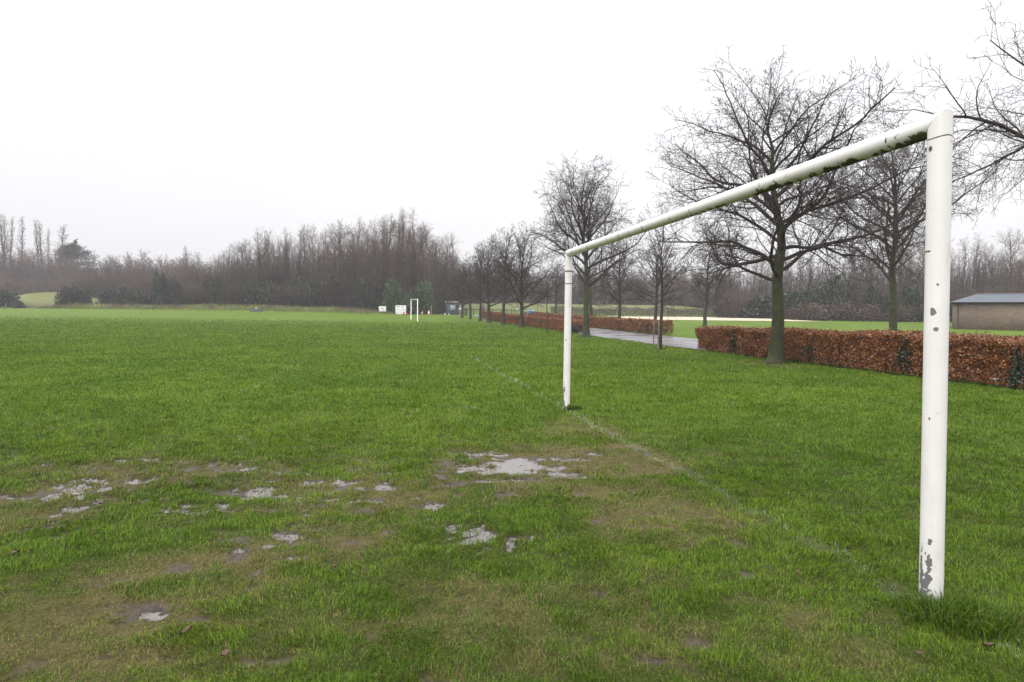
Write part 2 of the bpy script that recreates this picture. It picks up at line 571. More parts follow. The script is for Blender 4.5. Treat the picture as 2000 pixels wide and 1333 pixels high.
def build_ground():
    def grow(start, stop, step, k, mx):
        out = []
        v = start
        while v < stop:
            out.append(v)
            step = min(step*k, mx)
            v += step
        return out
    ys = list(np.arange(-40, 1.6, 2.0))+list(np.arange(1.6, 13, .045))+grow(13, 99, .045, 1.02, 1.0)+list(np.arange(99, 118, .45))+grow(118, 420, .6, 1.05, 6)+grow(420, 3000, 8, 1.25, 400)
    xc = list(np.arange(-8.5, 6, .05))
    xr = grow(6, 130, .05, 1.035, 1.1)+grow(130, 3000, 2, 1.25, 400)
    xl = [-(v+2.5) for v in grow(6.05, 130, .05, 1.035, 1.1)+grow(131, 3000, 2, 1.25, 400)][::-1]
    xs = np.array(xl+xc+xr)
    ys = np.array(ys)
    X, Y = np.meshgrid(xs, ys)
    x, y = X.ravel(), Y.ravel()
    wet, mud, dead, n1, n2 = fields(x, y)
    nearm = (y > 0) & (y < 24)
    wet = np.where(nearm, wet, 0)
    mud = np.where(nearm, mud, 0)
    dead = np.where(nearm, dead, 0)
    ln = linefield(x, y)
    z = terr(x, y)+micro(x, y, wet, mud)*(y > 0)
    c = np.tile(GRASS, (len(x), 1))
    v = fbm(x, y, 3.0, 71, 4)
    c = c*(.8+.4*v)[:, None]
    un = sm(13, 6, y)[:, None]
    c = c*(1-un)+np.array([.05, .062, .015])*(.75+.5*v)[:, None]*un
    c = c*(1-.68*dead[:, None])+np.array([.125, .098, .05])*(.68*dead[:, None])
    c = c*(1-.22*ln[:, None])+np.array([.4, .42, .36])*(.22*ln[:, None])
    # rough bank, pale hills, woodland floor
    b = np.clip(bank_mask(x, y)*1.6, 0, 1)*sm(104.5, 106.5, y)
    bc = np.array([.125, .135, .045])[None]*(.6+.8*fbm(x, y, 1.5, 81, 3))[:, None]
    bc = np.where((fbm(x, y, 2.4, 87, 3) > .54)[:, None], np.array([.11, .085, .06])[None], bc)
    c = c*(1-b[:, None])+bc*b[:, None]
    wl = sm(111, 114, y)*sm(-16, -21, x)
    wl = np.maximum(wl, sm(150, 158, y))
    wl = np.maximum(wl, sm(0, 4, y-(128-.42*(x-36)))*sm(30, 36, x))
    c = c*(1-wl[:, None])+np.array([.05, .042, .03])*wl[:, None]
    h = np.clip(hill_mask(x, y)*.9, 0, 1)
    hc = np.array([.135, .145, .055])[None]*(.8+.4*fbm(x, y, 4, 93, 3))[:, None]
    c = c*(1-h[:, None])+hc*h[:, None]
    nx, ny = len(xs), len(ys)
    i = np.arange(nx*ny).reshape(ny, nx)
    q = np.stack([i[:-1, :-1], i[:-1, 1:], i[1:, 1:], i[1:, :-1]], -1).reshape(-1, 4)
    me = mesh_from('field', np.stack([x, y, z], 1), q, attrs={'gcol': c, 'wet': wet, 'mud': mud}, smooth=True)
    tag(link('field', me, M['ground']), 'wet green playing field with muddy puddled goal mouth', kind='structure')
build_ground()

def strip(name, ys, xa, xb, lift, mat, label, nx=10):
    V = []
    for y in ys:
        for k in range(nx+1):
            x = xa(y)+(xb(y)-xa(y))*k/nx
            V.append((x, y, 0))
    V = np.array(V)
    V[:, 2] = terr(V[:, 0], V[:, 1])+micro(V[:, 0], V[:, 1], np.zeros(len(V)), np.zeros(len(V)))*0+lift
    i = np.arange(len(V)).reshape(len(ys), nx+1)
    q = np.stack([i[:-1, :-1], i[:-1, 1:], i[1:, 1:], i[1:, :-1]], -1).reshape(-1, 4)
    return tag(link(name, mesh_from(name, V, q, smooth=True), mat), label, kind='structure')

def path_in(y):
    g = float(sm(27.6, 29.2, y)*sm(49, 47, y))
    return xf(y)+1.3-1.15*g+.12*math.sin(y*.9)
strip('path', np.arange(2, 112, .5), path_in, lambda y: xf(y)+5.25+.1*math.sin(y*.7), .03, M['path'], 'wet grey asphalt path between the beech hedges')
strip('sand_court', np.arange(90, 113, .8), lambda y: 15.5+.06*(y-90), lambda y: 41-.1*(y-90), .035, M['sand'], 'pale sand strip beyond the right hand grass')

# ------------------------------------------------------------------ grass blades
def blades_mesh(name, x, y, z, L, w, az, lean, col, rng, seg=2):
    n = len(x)
    fz = rng.uniform(0, 2*PI, n)
    sx, sy = np.cos(fz)*w*.5, np.sin(fz)*w*.5
    dx, dy = np.cos(az), np.sin(az)
    mz = L*.55*np.cos(lean*.5)
    mh = L*.55*np.sin(lean*.5)
    tz = mz+L*.45*np.cos(np.minimum(lean*1.5, 1.75))
    th = mh+L*.45*np.sin(np.minimum(lean*1.5, 1.75))
    V = np.zeros((n, 5, 3), np.float32)
    V[:, 0] = np.stack([x-sx, y-sy, z-.006], 1)
    V[:, 1] = np.stack([x+sx, y+sy, z-.006], 1)
    V[:, 2] = np.stack([x+dx*mh+sx*.8, y+dy*mh+sy*.8, z+mz], 1)
    V[:, 3] = np.stack([x+dx*mh-sx*.8, y+dy*mh-sy*.8, z+mz], 1)
    V[:, 4] = np.stack([x+dx*th, y+dy*th, z+tz], 1)
    b = np.arange(n)[:, None]*5
    q = b+np.array([[0, 1, 2, 3]])
    t = b+np.array([[3, 2, 4]])
    c = np.repeat(col, 5, axis=0)
    return mesh_from(name, V.reshape(-1, 3), q, t, {'col': c})

def blade_colours(n, rng, tone, dead):
    g1, g2, g3 = np.array([.106, .197, .010]), np.array([.182, .264, .018]), np.array([.052, .106, .008])
    r = rng.random(n)[:, None]
    t = tone[:, None]
    c = g1*(1-t)+g2*t
    c = np.where(r < .36, g3*(.8+.5*t), c)
    straw = np.array([.24, .19, .085])[None]*rng.uniform(.5, 1.2, n)[:, None]
    c = np.where((rng.random(n) < .04+.62*dead)[:, None], straw, c)
    return c*rng.uniform(.75, 1.25, n)[:, None]

def build_lawn(N=2100000):
    rng = np.random.default_rng(4)
    p = .30
    y0, y1 = 1.7, 80.0
    u = rng.random(N)
    y = (y0**p+u*(y1**p-y0**p))**(1/p)
    x = rng.uniform(-1, 1, N)*(.82*y+1.2)
    jit = .5*fbm(x, y, .16, 101, 2)
    wet, mud, dead, n1, n2 = fields(x, y)
    tall = np.clip(.5+(fbm(x, y, .14, 111, 3)-.5)*1.9, 0, 1)
    keep = rng.random(N) > np.clip(sm(.3, .85, mud)*.5+sm(.36, .6, wet)*.30+.2*dead*sm(.35, .6, n1)+.55*sm(.6, .95, dead), 0, .985)
    keep &= rng.random(N) < np.clip(.75+.9*(tall-.3), .6, 1)
    keep &= rng.random(N) < sm(80, 45, y)
    keep &= ~((x > xf(y)-.05))
    x, y, wet, mud, dead, n1, n2, tall = [v[keep] for v in (x, y, wet, mud, dead, n1, n2, tall)]
    n = len(x)
    ln = linefield(x, y)
    z = terr(x, y)+micro(x, y, wet, mud)
    k = (np.maximum(y, 2)/3.0)
    L = .028*k**.36*rng.uniform(.55, 1.5, n)*(.50+1.15*tall)*(1-.45*dead)*(1-.5*sm(.3, .6, mud))
    w = .0029*k**.88*rng.uniform(.7, 1.3, n)
    az = rng.uniform(0, 2*PI, n)*.6+2*PI*fbm(x, y, .5, 131, 2)*1.6
    lean = np.abs(rng.normal(.95, .45, n))+.35*dead
    tone = np.clip((fbm(x, y, 1.4, 141, 3)-.5)*1.7+(fbm(x, y, .15, 145, 2)-.5)*.9+.45+rng.normal(0, .2, n), 0, 1)
    col = blade_colours(n, rng, tone, dead)
    lm = (rng.random(n) < ln*.17*(1+.9*sm(10, 14, y)))[:, None]
    col = np.where(lm, np.array([.46, .47, .42]), col)
    mudd = (sm(.25, .5, mud)*rng.random(n) > .35)[:, None]
    col = np.where(mudd, col*.6+np.array([.03, .022, .012]), col)
    me = blades_mesh('grass', x, y, z, L, w, az, lean, col, rng)
    tag(link('grass', me, M['grass']), 'short wet grass growing over the pitch', 'grass', kind='stuff')
build_lawn()

def tuft(name, label, cx, cy, rad, n, L0, seed, dark=.7):
    rng = np.random.default_rng(seed)
    k3 = rng.integers(0, 3, n)
    rad0 = rad
    rad = rad*(.6 if n < 1000 else 1)
    ox = np.array([-.22, .3, .05])[k3]*rad
    oy = np.array([-.15, -.28, .18])[k3]*rad
    dx, dy = rng.normal(0, .33, n)*rad, rng.normal(0, .26, n)*rad
    x, y = ox+dx, oy+dy
    r = np.sqrt(dx*dx+dy*dy)
    a = np.arctan2(dy, dx)
    keep = (np.hypot(x, y-.0) > .03)
    x, y, r, a = x[keep], y[keep], r[keep], a[keep]
    n = len(x)
    L = L0*rng.uniform(.4, 1.3, n)*np.clip(1-.6*r/rad, .25, 1)
    col = blade_colours(n, rng, rng.random(n)*.5, np.full(n, .06))*dark
    z0 = T(cx, cy)
    z = terr(x+cx, y+cy)-z0
    me = blades_mesh(name, x, y, z, L, np.full(n, .0046)*max(1, cy/4), a+rng.normal(0, .7, n), np.abs(rng.normal(.95, .35, n)), col, rng)
    o = link(name, me, M['grass'])
    o.location = (cx, cy, z0)
    return tag(o, label, 'grass tuft', 'long grass at the foot of the goalposts')
tuft('grass_tuft', 'long dark grass tuft around the foot of the nearer goalpost', GP_R[0]+.02, GP_R[1]-.14, .29, 2100, .165, 5, .78)
tuft('grass_tuft', 'small grass tuft at the foot of the farther goalpost', GP_L[0]+.1, GP_L[1]-.06, .26, 700, .13, 6)

def rough_grass():
    rng = np.random.default_rng(9)
    n = 34000
    x = rng.uniform(-78, -16, n)
    y = rng.uniform(104.5, 112.5, n)
    m = bank_mask(x, y)
    k = (m > .12) & (rng.random(n) < .25+fbm(x, y, 1.6, 151, 2))
    x, y = x[k], y[k]
    n = len(x)
    t = fbm(x, y, 2.4, 87, 3)
    col = np.where((t > .54)[:, None], np.array([.13, .095, .065]), np.array([.15, .17, .055]))*rng.uniform(.5, 1.3, n)[:, None]
    me = blades_mesh('rough_grass', x, y, terr(x, y)-.02, rng.uniform(.12, .4, n), rng.uniform(.04, .09, n), rng.uniform(0, 6.3, n), np.abs(rng.normal(.6, .4, n)), col, rng)
    tag(link('rough_grass', me, M['grass']), 'rough brown and green grass on the low bank', 'rough grass', kind='stuff')
rough_grass()

# ------------------------------------------------------------------ trees
def tubes(branches, sides):
    groups = {}
    for P, r, lev in branches:
        groups.setdefault((len(P), sides[min(lev, len(sides)-1)]), []).append((P, r))
    VV, QQ = [], []
    off = 0
    for (n, s), lst in groups.items():
        P = np.array([a for a, _ in lst], float)
        R = np.array([b for _, b in lst], float)
        Tn = np.gradient(P, axis=1)
        Tn /= np.linalg.norm(Tn, axis=2, keepdims=True)+1e-9
        vert = np.abs(Tn[:, :, 2].mean(1)) > .8
        ref = np.where(vert[:, None], np.array([1., 0, 0]), np.array([0, 0, 1.]))[:, None, :]
        u = np.cross(Tn, np.broadcast_to(ref, Tn.shape))
        u /= np.linalg.norm(u, axis=2, keepdims=True)+1e-9
        w = np.cross(Tn, u)
        a = np.arange(s)*2*PI/s
        V = P[:, :, None, :]+R[:, :, None, None]*(u[:, :, None, :]*np.cos(a)[None, None, :, None]+w[:, :, None, :]*np.sin(a)[None, None, :, None])
        B = len(lst)
        idx = np.arange(B*n*s).reshape(B, n, s)
        nx = np.roll(idx, -1, axis=2)
        q = np.stack([idx[:, :-1], nx[:, :-1], nx[:, 1:], idx[:, 1:]], -1).reshape(-1, 4)
        VV.append(V.reshape(-1, 3))
        QQ.append(q+off)
        off += B*n*s
    return np.concatenate(VV), np.concatenate(QQ)

def grow(seed, H, clear, R, r0, nl, lvl, env, ang, up, wig, cd, ratio, rtw, seg=(.5, .3, .22, .16, .12), minL=.12, base=0.0, multi=None, lean=(0, 0), apow=.9, cang=(.55, 1.05), lr=1.0):
    rg = random.Random(seed)
    trunk = []
    br = []
    def unit(v):
        l = math.sqrt(v[0]**2+v[1]**2+v[2]**2) or 1
        return (v[0]/l, v[1]/l, v[2]/l)
    def branch(p, d, L, r, lev):
        n = max(2, int(L/seg[min(lev, 4)])+1)
        st = L/n
        P = [p]
        D = [d]
        rr = [r]
        for i in range(n):
            wg = wig[min(lev, 4)]
            d = unit((d[0]+rg.gauss(0, wg), d[1]+rg.gauss(0, wg), d[2]+rg.gauss(0, wg)+up[min(lev, 4)]*st))
            p = (p[0]+d[0]*st, p[1]+d[1]*st, p[2]+d[2]*st)
            P.append(p)
            D.append(d)
            rr.append(max(rtw*.6, r*(1-.82*(i+1)/n)))
        br.append((P, rr, lev))
        if lev >= lvl:
            return
        nc = L*cd[min(lev, 4)]
        nc = int(nc)+(rg.random() < nc-int(nc))
        for k in range(nc):
            t = .15+.85*(k+rg.random())/nc
            f = t*n
            i = min(int(f), n-1)
            q = f-i
            bp = tuple(P[i][j]*(1-q)+P[i+1][j]*q for j in range(3))
            bd = D[i+1]
            a = rg.uniform(*cang)
            v = (rg.gauss(0, 1), rg.gauss(0, 1), rg.gauss(0, 1))
            dt = v[0]*bd[0]+v[1]*bd[1]+v[2]*bd[2]
            v = unit((v[0]-dt*bd[0], v[1]-dt*bd[1], v[2]-dt*bd[2]))
            nd_ = unit(tuple(bd[j]*math.cos(a)+v[j]*math.sin(a) for j in range(3)))
            Lc = L*ratio[min(lev, 4)]*(1.15-.75*t)*rg.uniform(.6, 1.25)
            if Lc < minL:
                Lc = minL*rg.uniform(.8, 1.4)
            rc = max(rtw, (r*(1-.82*t))*rg.uniform(.36, .58))
            branch(bp, nd_, Lc, rc, lev+1)
    stems = multi or [(0, 0, lean[0], lean[1], 1.0)]
    for (sx, sy, lx, ly, hs) in stems:
        zs = [-.2, 0, .12, .3, .6]+[.6+(H*hs-.6)*k/14 for k in range(1, 15)]
        P = []
        rr = []
        wx = wy = 0.0
        for z in zs:
            f = max(0, z)/(H*hs)
            if z > .6:
                wx += rg.gauss(0, H*.0055)*(.5+f)
                wy += rg.gauss(0, H*.0055)*(.5+f)
            P.append((sx+wx+lx*f*H, sy+wy+ly*f*H, z+base))
            rr.append(r0*hs*(max(0.0, 1-f)**.85*.95+.05)*(1+.7*math.exp(-max(0, z)/.16)))
        trunk.append((P, rr, 0))
        m = max(1, int(nl*hs))
        az0 = rg.uniform(0, 6.28)
        for i in range(m):
            tt = (i+rg.uniform(.1, .9))/m
            t = clear+(1-clear)*tt**apow*.97
            z = t*H*hs
            k = 1
            while k < len(zs)-2 and zs[k+1] < z:
                k += 1
            q = (z-zs[k])/(zs[k+1]-zs[k])
            bp = tuple(P[k][j]*(1-q)+P[k+1][j]*q for j in range(3))
            tr = rr[k]*(1-q)+rr[k+1]*q
            az = az0+i*2.399+rg.gauss(0, .35)
            an = ang[0]+(ang[1]-ang[0])*tt+rg.gauss(0, .12)
            L = R*hs*env(tt)*rg.uniform(.75, 1.15)
            d = (math.sin(an)*math.cos(az), math.sin(an)*math.sin(az), math.cos(an))
            branch(bp, d, L, min(tr*.6, .0085*L+.004+.14*tr)*rg.uniform(.8, 1.15)*lr, 1)
    return trunk, br

def tree_meshes(name, tr_sides=12, sides=(8, 7, 5, 3, 3), bark='bark_plain', twig='twig', **kw):
    tk, br = grow(**kw)
    V, q = tubes(tk, (tr_sides,))
    m1 = mesh_from(name+' trunk', V, q, smooth=True)
    m1.materials.append(M[bark])
    V, q = tubes(br, sides)
    m2 = mesh_from(name+' crown', V, q, smooth=True)
    m2.materials.append(M[twig])
    return m1, m2, br

def leaf_cards(P, size, rng, cols, up=0.0, elong=.55):
    """one small folded leaf per point"""
    n = len(P)
    d = rng.normal(0, 1, (n, 3))
    d[:, 2] += up
    d /= np.linalg.norm(d, axis=1, keepdims=True)
    e = rng.normal(0, 1, (n, 3))
    e -= (e*d).sum(1, keepdims=True)*d
    e /= np.linalg.norm(e, axis=1, keepdims=True)
    f = np.cross(d, e)
    s = (size*rng.uniform(.6, 1.3, n))[:, None]
    V = np.stack([P-d*s*.5, P+e*s*elong*.5+f*s*.08, P+d*s*.5, P-e*s*elong*.5+f*s*.08], 1)
    i = np.arange(n)[:, None]*4
    t = np.concatenate([i+np.array([[0, 1, 2]]), i+np.array([[0, 2, 3]])], 0)
    return V.reshape(-1, 3), t, np.repeat(cols, 4, axis=0)

def twig_leaves(br, frac, size, rng, cols, zmax=99, zmin=0):
    P = [b[0][-1] for b in br if b[2] >= 3 and zmin < b[0][-1][2] < zmax and rng.random() < frac]
    P = np.array(P)
    c = np.array(cols)[rng.integers(0, len(cols), len(P))]
    V, t, cc = leaf_cards(P, size, rng, c)
    me = mesh_from('retained leaves', V, None, t, {'col': cc})
    me.materials.append(M['beech'])
    return me

def plant(name, label, cat, meshes, x, y, rz=0, s=1.0, group=None, sz=None, extra=None, z=None):
    o = thing(name, label, cat, (x, y, (T(x, y) if z is None else z)), rz, group)
    o.scale = (s, s, sz or s)
    link('trunk', meshes[0], None, o)
    link('crown', meshes[1], None, o)
    for nm, me in (extra or {}).items():
        link(nm, me, None, o)
    return o

BROWN = [(.13, .05, .02), (.18, .075, .03), (.09, .035, .018)]
rng0 = np.random.default_rng(77)
env_oak = lambda t: (.82+.7*t if t < .25 else 1.0-.85*(t-.25)**1.2)
env_vase = lambda t: (.8+.8*t if t < .25 else 1.0-.75*(t-.25)**1.2)
AVEN = 'bare trees in a row in front of the front beech hedge'
BACKROW = 'bare trees standing beyond the back beech hedge'

oakA = tree_meshes('oak', 16, bark='bark', seed=12, lr=1.2, H=7.9, clear=.32, R=5.2, r0=.205, nl=33, lvl=4, env=env_oak, ang=(1.3, .36), up=(0, .055, .07, .05, .02),
                   wig=(.1, .15, .16, .2, .24), cd=(0, 4.0, 5.2, 5.6, 5), ratio=(.5, .46, .5, .6, .5), rtw=.0068, apow=1.0)
ax, ay = gp(1515, 711)
lm = twig_leaves(oakA[2], .02, .09, rng0, BROWN)
plant('bare_tree', 'big bare spreading tree with mossy trunk standing before the near beech hedge', 'tree', oakA, ax, ay, 2.1, 1.06, AVEN, sz=.985, extra={'leaves': lm})

oakB = tree_meshes('maple', 14, bark='bark', seed=31, H=8.9, clear=.32, R=4.9, r0=.2, nl=32, lvl=4, env=env_vase, ang=(1.15, .36), up=(0, .05, .07, .05, .02),
                   wig=(.1, .12, .15, .18, .2), cd=(0, 3.6, 5.0, 5.5, 4), ratio=(.5, .46, .5, .6, .5), rtw=.0085, lr=1.2)
bx, by = gp(1145, 660)
plant('bare_tree', 'tall bare tree with forked limbs seen just right of the farther goalpost', 'tree', oakB, bx, by, .4, 1.0, AVEN)

oakC = tree_meshes('vase tree', 12, bark='bark_plain', seed=45, H=7.2, clear=.2, R=4.6, r0=.19, nl=30, lvl=4, env=lambda t: 1-.6*t, ang=(1.05, .36), up=(0, .05, .06, .04, .02),
                   wig=(.1, .12, .15, .18, .2), cd=(0, 3.3, 4.2, 4.4, 3), ratio=(.5, .46, .5, .6, .5), rtw=.011, lr=1.2)
oakD = tree_meshes('upright tree', 12, bark='bark_plain', seed=52, H=7.8, clear=.24, R=4.0, r0=.17, nl=34, lvl=4, env=lambda t: 1-.6*t, ang=(1.1, .4), up=(0, .05, .06, .04, .02),
                   wig=(.1, .13, .16, .18, .2), cd=(0, 3.6, 4.4, 4.4, 3), ratio=(.5, .48, .5, .6, .5), rtw=.011, lr=1.15)
cx, cy = gp(1019, 641)
plant('bare_tree', 'bare tree forking low into wide fan of branches beside the hedge', 'tree', oakC, cx, cy, 1.0, 1.0, AVEN)
rowlab = ['bare tree left of the low forking tree beside far hedge', 'bare tree beside far hedge two trees left of the low forking one',
          'bare tree beside the purple sign at far end of the hedge', 'bare tree right of the dark kiosk on the path edge', 'last bare tree of the row, just right of the person in white']
for k, (px, py, m, s, rz) in enumerate([(983, 636, oakD, 1.05, .3), (955, 630.5, oakC, 1.08, 2.5), (938, 627.5, oakD, 1.0, 1.9), (919, 624, oakD, .9, 4.0), (902.5, 622, oakC, .85, 5.0)]):
    x, y = gp(px, py)
    plant('bare_tree', rowlab[k], 'tree', m, x, y, rz, s, AVEN)

# young trees
sap = tree_meshes('sapling', 8, bark='bark_plain', seed=61, H=4.3, clear=.55, R=.9, r0=.045, nl=11, lvl=3, env=lambda t: 1-.5*t, ang=(.7, .3), up=(0, .2, .1, .1, .05),
                  wig=(.06, .1, .12, .15, .2), cd=(0, 4, 4, 4, 3), ratio=(.5, .45, .5, .55, .5), rtw=.005)
sx_, sy_ = gp(1069, 652)
plant('young_tree', 'thin young sapling left of the farther goalpost in front of the hedge', 'tree', sap, sx_, sy_, 0, 1.0, AVEN,
      extra={'leaves': twig_leaves(sap[2], .5, .09, rng0, BROWN)})
yng = tree_meshes('young tree', 10, bark='bark_plain', seed=67, H=5.8, clear=.36, R=2.2, r0=.085, nl=26, lvl=4, env=lambda t: 1-.5*t, ang=(.95, .4), up=(0, .2, .12, .08, .05),
                  wig=(.08, .13, .15, .18, .2), cd=(0, 4.0, 4.6, 4.5, 3), ratio=(.5, .45, .5, .55, .5), rtw=.004)
yx, yy = gp(1289, 683)
plant('young_tree', 'young bare tree with two wooden stakes standing in the gap between hedges', 'tree', yng, yx, yy, .6, 1.0, AVEN,
      extra={'leaves': twig_leaves(yng[2], .05, .07, rng0, BROWN, 4.2)})
for px, py, lab in ((1276, 678, 'timber tree stake left of the young tree in the hedge gap'), (1285, 684, 'timber tree stake right against the young tree trunk in the hedge gap')):
    x, y = gp(px, py)
    o = thing('tree_stake', lab, 'stake', (x, y, T(x, y)), 0, 'stakes of the young tree')
    MB().tube([(0, 0, -.1), (.01, 0, .6), (.015, .01, 1.2)], .032, 8).build('post', M['wood'], o, True)
    MB().tube([(-.05, 0, 1.02), (.07, .0, 1.04)], .012, 6).build('strap', M['black'], o)

oakE = tree_meshes('tiered tree', 12, bark='bark_plain', seed=71, H=8.0, clear=.22, R=3.6, r0=.19, nl=36, lvl=4, env=lambda t: 1-.6*t, ang=(1.35, .5), up=(0, .1, .12, .08, .05),
                   wig=(.08, .13, .15, .18, .2), cd=(0, 4.2, 5.2, 5, 3), ratio=(.5, .46, .5, .6, .5), rtw=.008)
for (px, Y, m, s, rz, lab) in ((1377, 66, oakE, 1.0, 0, 'bare tiered tree on the grass behind the hedge gap'),
                               (1280, 56, oakD, .92, 1.0, 'bare tree behind the staked young tree and the back hedge'),
                               (1210, 66, oakD, .95, 2.2, 'bare tree behind the back hedge right of the farther goalpost'),
                               (1155, 76, oakE, 1.0, 3.0, 'bare tree partly hidden behind the tall forked tree'),
                               (1745, 38, oakB, 1.12, 2.0, 'tall bare tree behind the hedge just left of the nearer goalpost'),
                               (1085, 92, oakD, .9, .7, 'bare tree behind the far hedge left of the farther goalpost')):
    x, y = at(px, Y)
    plant('bare_tree', lab, 'tree', m, x, y, rz, s, BACKROW)

# large tree just outside the frame on the right; its branches reach into view
oakR = tree_meshes('near oak', 16, bark='bark', seed=83, lr=.9, H=11.5, clear=.27, R=5.5, r0=.25, nl=30, lvl=4, env=lambda t: 1.0-.45*t, ang=(1.4, .45), up=(0, .06, .0, -.05, .0),
                   wig=(.1, .14, .17, .2, .22), cd=(0, 4.2, 5.4, 5.6, 5), ratio=(.5, .46, .5, .6, .5), rtw=.0048)
plant('bare_tree', 'bare tree whose drooping branches reach in at the right edge above the brick building', 'tree', oakR, 12.0, 12.4, 1.3, 1.0, AVEN)

# ------------------------------------------------------------------ beech hedges
def hedge(name, label, ya, yb, off, width, height, nleaf, lsize, seed, green, x_of=None, pale=1.0, group='clipped brown beech hedges'):
    rng = np.random.default_rng(seed)
    xo = x_of or xf
    cxm, cym = xo((ya+yb)/2)+off, (ya+yb)/2
    z0 = T(cxm, cym)
    o = thing(name, label, 'hedge', (cxm, cym, z0), 0, group)
    L = yb-ya
    n = nleaf
    # points on the shell: front, back, top, ends, and some inside
    kind = rng.random(n)
    s = rng.uniform(0, L, n)
    wv = rng.uniform(0, width, n)
    hv = height*(1-rng.random(n)**1.15*.93)
    dep = np.abs(rng.normal(0, .07, n))
    fr = kind < .42
    bk = (kind >= .42) & (kind < .58)
    tp = (kind >= .58) & (kind < .86)
    en = (kind >= .86) & (kind < .86+.14*min(1, 6/L))
    wv = np.where(fr, dep, wv)
    wv = np.where(bk, width-dep, wv)
    hv = np.where(tp, height-dep, hv)
    s = np.where(en, np.where(rng.random(n) < .5, dep, L-dep), s)
    bulge = (fbm(s+seed, hv*1.3, .6, seed, 3)-.5)*.36
    y = ya+s
    y = np.where(en, y+bulge*np.where(s < L/2, 1.3, -1.3), y)
    wv = wv+np.where(fr, bulge, 0)-np.where(bk, bulge, 0)
    topn = (fbm(s, wv, .8, seed+5, 3)-.5)*.26+(rng.random(n) > .93)*rng.random(n)*.10
    hv = hv+np.where(tp, topn, hv/height*topn)
    x = xo(y)+off+wv
    # thin at the foot, where stems and the wet path show through
    keep = rng.random(n) < np.clip(.30+hv/height*3.2-.35*(fbm(s, hv, .35, seed+9, 2) > .62), 0, 1)
    keep &= (fbm(s, hv+wv, .28, seed+3, 2) > .15)
    x, y, s, wv, hv = [a[keep] for a in (x, y, s, wv, hv)]
    n = len(x)
    P = np.stack([x-cxm, y-cym, terr(x, y)-z0+hv], 1)
    b = np.array([(.225, .078, .021), (.32, .125, .034), (.125, .042, .014), (.42, .2, .07), (.06, .023, .011)])
    c = b[rng.choice(5, n, p=[.34, .2, .27, .07, .12])]*rng.uniform(.8, 1.35, n)[:, None]*pale
    gm = np.zeros(n)
    for gs, gw in green:
        gm = np.maximum(gm, np.exp(-((s-gs)/(gw*.8))**2-((hv-height*.42)/(height*.38))**2)+1.6*(fbm(s, hv, .35, seed+31, 3)-.5)*np.exp(-((s-gs)/(gw*1.8))**2))
    isg = (gm+(rng.random(n)-.5)*.7) > .52
    g = np.array([(.02, .035, .014), (.035, .055, .02), (.014, .022, .01)])[rng.integers(0, 3, n)]
    c = np.where(isg[:, None], g, c)
    V, t, cc = leaf_cards(P, lsize, rng, c, elong=.62)
    me = mesh_from(name+' foliage', V, None, t, {'col': cc})
    link('foliage', me, M['beech'], o)
    # stems
    br = []
    rg = random.Random(seed)
    for k in range(int(L*11)):
        yy = ya+rg.uniform(.05, L-.05)
        xx = xo(yy)+off+rg.uniform(.15, width-.15)
        zz = T(xx, yy)-z0
        for j in range(3):
            dx, dy = rg.gauss(0, .14), rg.gauss(0, .2)
            h = height*rg.uniform(.75, .98)
            br.append(([(xx-cxm, yy-cym, zz-.05), (xx-cxm+dx*.4, yy-cym+dy*.4, zz+h*.45), (xx-cxm+dx, yy-cym+dy, zz+h)], [.013, .009, .004], 0))
    V, q = tubes(br, (5,))
    link('woody_core', mesh_from(name+' stems', V, q), M['scrub'], o)
    return o
yA = gp(1376, 687)[1]+.65
def s_at(px):
    ys = np.linspace(8, 90, 2000)
    pp = 1000+F*xf(ys)/ys
    return float(ys[np.argmin(abs(pp-px))])
hedge('beech_hedge', 'near clipped brown beech hedge with green ivy patches behind the big tree', 8.5, yA, 0, 1.15, 1.02, 150000, .062, 3,
      [(s_at(p)-8.5, w) for p, w in ((1430, .45), (1578, .42), (1765, .35), (1990, .22))])
hedge('beech_hedge', 'long brown beech hedge on the field side, running to the purple sign', 47.5, 88.5, 0, 1.15, .92, 60000, .095, 4, [(0, .7), (9, .5), (17, .6)])
hedge('beech_hedge', 'back brown beech hedge across the path, ending at the staked young tree', 46.3, 88, 5.45, 1.15, .95, 60000, .1, 5, [(1.5, .6)], pale=.95)
hedge('beech_hedge', 'back brown beech hedge whose top just shows over the near hedge', 8, 27.5, 5.45, 1.15, .96, 36000, .085, 6, [(19.3, .8)], pale=.9)

# ------------------------------------------------------------------ woods
wv_ = []
for k, (H, R, nl, an, r0, clear) in enumerate([(15, 2.3, 34, (.75, .25), .17, .22), (16, 1.8, 38, (.6, .2), .15, .25), (14, 3.0, 30, (.95, .35), .19, .18),
                                               (15, 2.6, 36, (.8, .3), .16, .12), (17, 1.5, 36, (.55, .2), .14, .3)]):
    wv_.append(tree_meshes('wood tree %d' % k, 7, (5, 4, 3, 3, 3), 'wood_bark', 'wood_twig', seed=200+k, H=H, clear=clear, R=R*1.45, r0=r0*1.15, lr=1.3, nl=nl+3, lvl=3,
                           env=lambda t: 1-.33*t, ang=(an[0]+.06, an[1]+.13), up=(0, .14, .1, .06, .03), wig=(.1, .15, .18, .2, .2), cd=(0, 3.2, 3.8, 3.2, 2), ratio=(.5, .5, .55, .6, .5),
                           rtw=.014, seg=(.8, .7, .5, .4, .3), minL=.35))
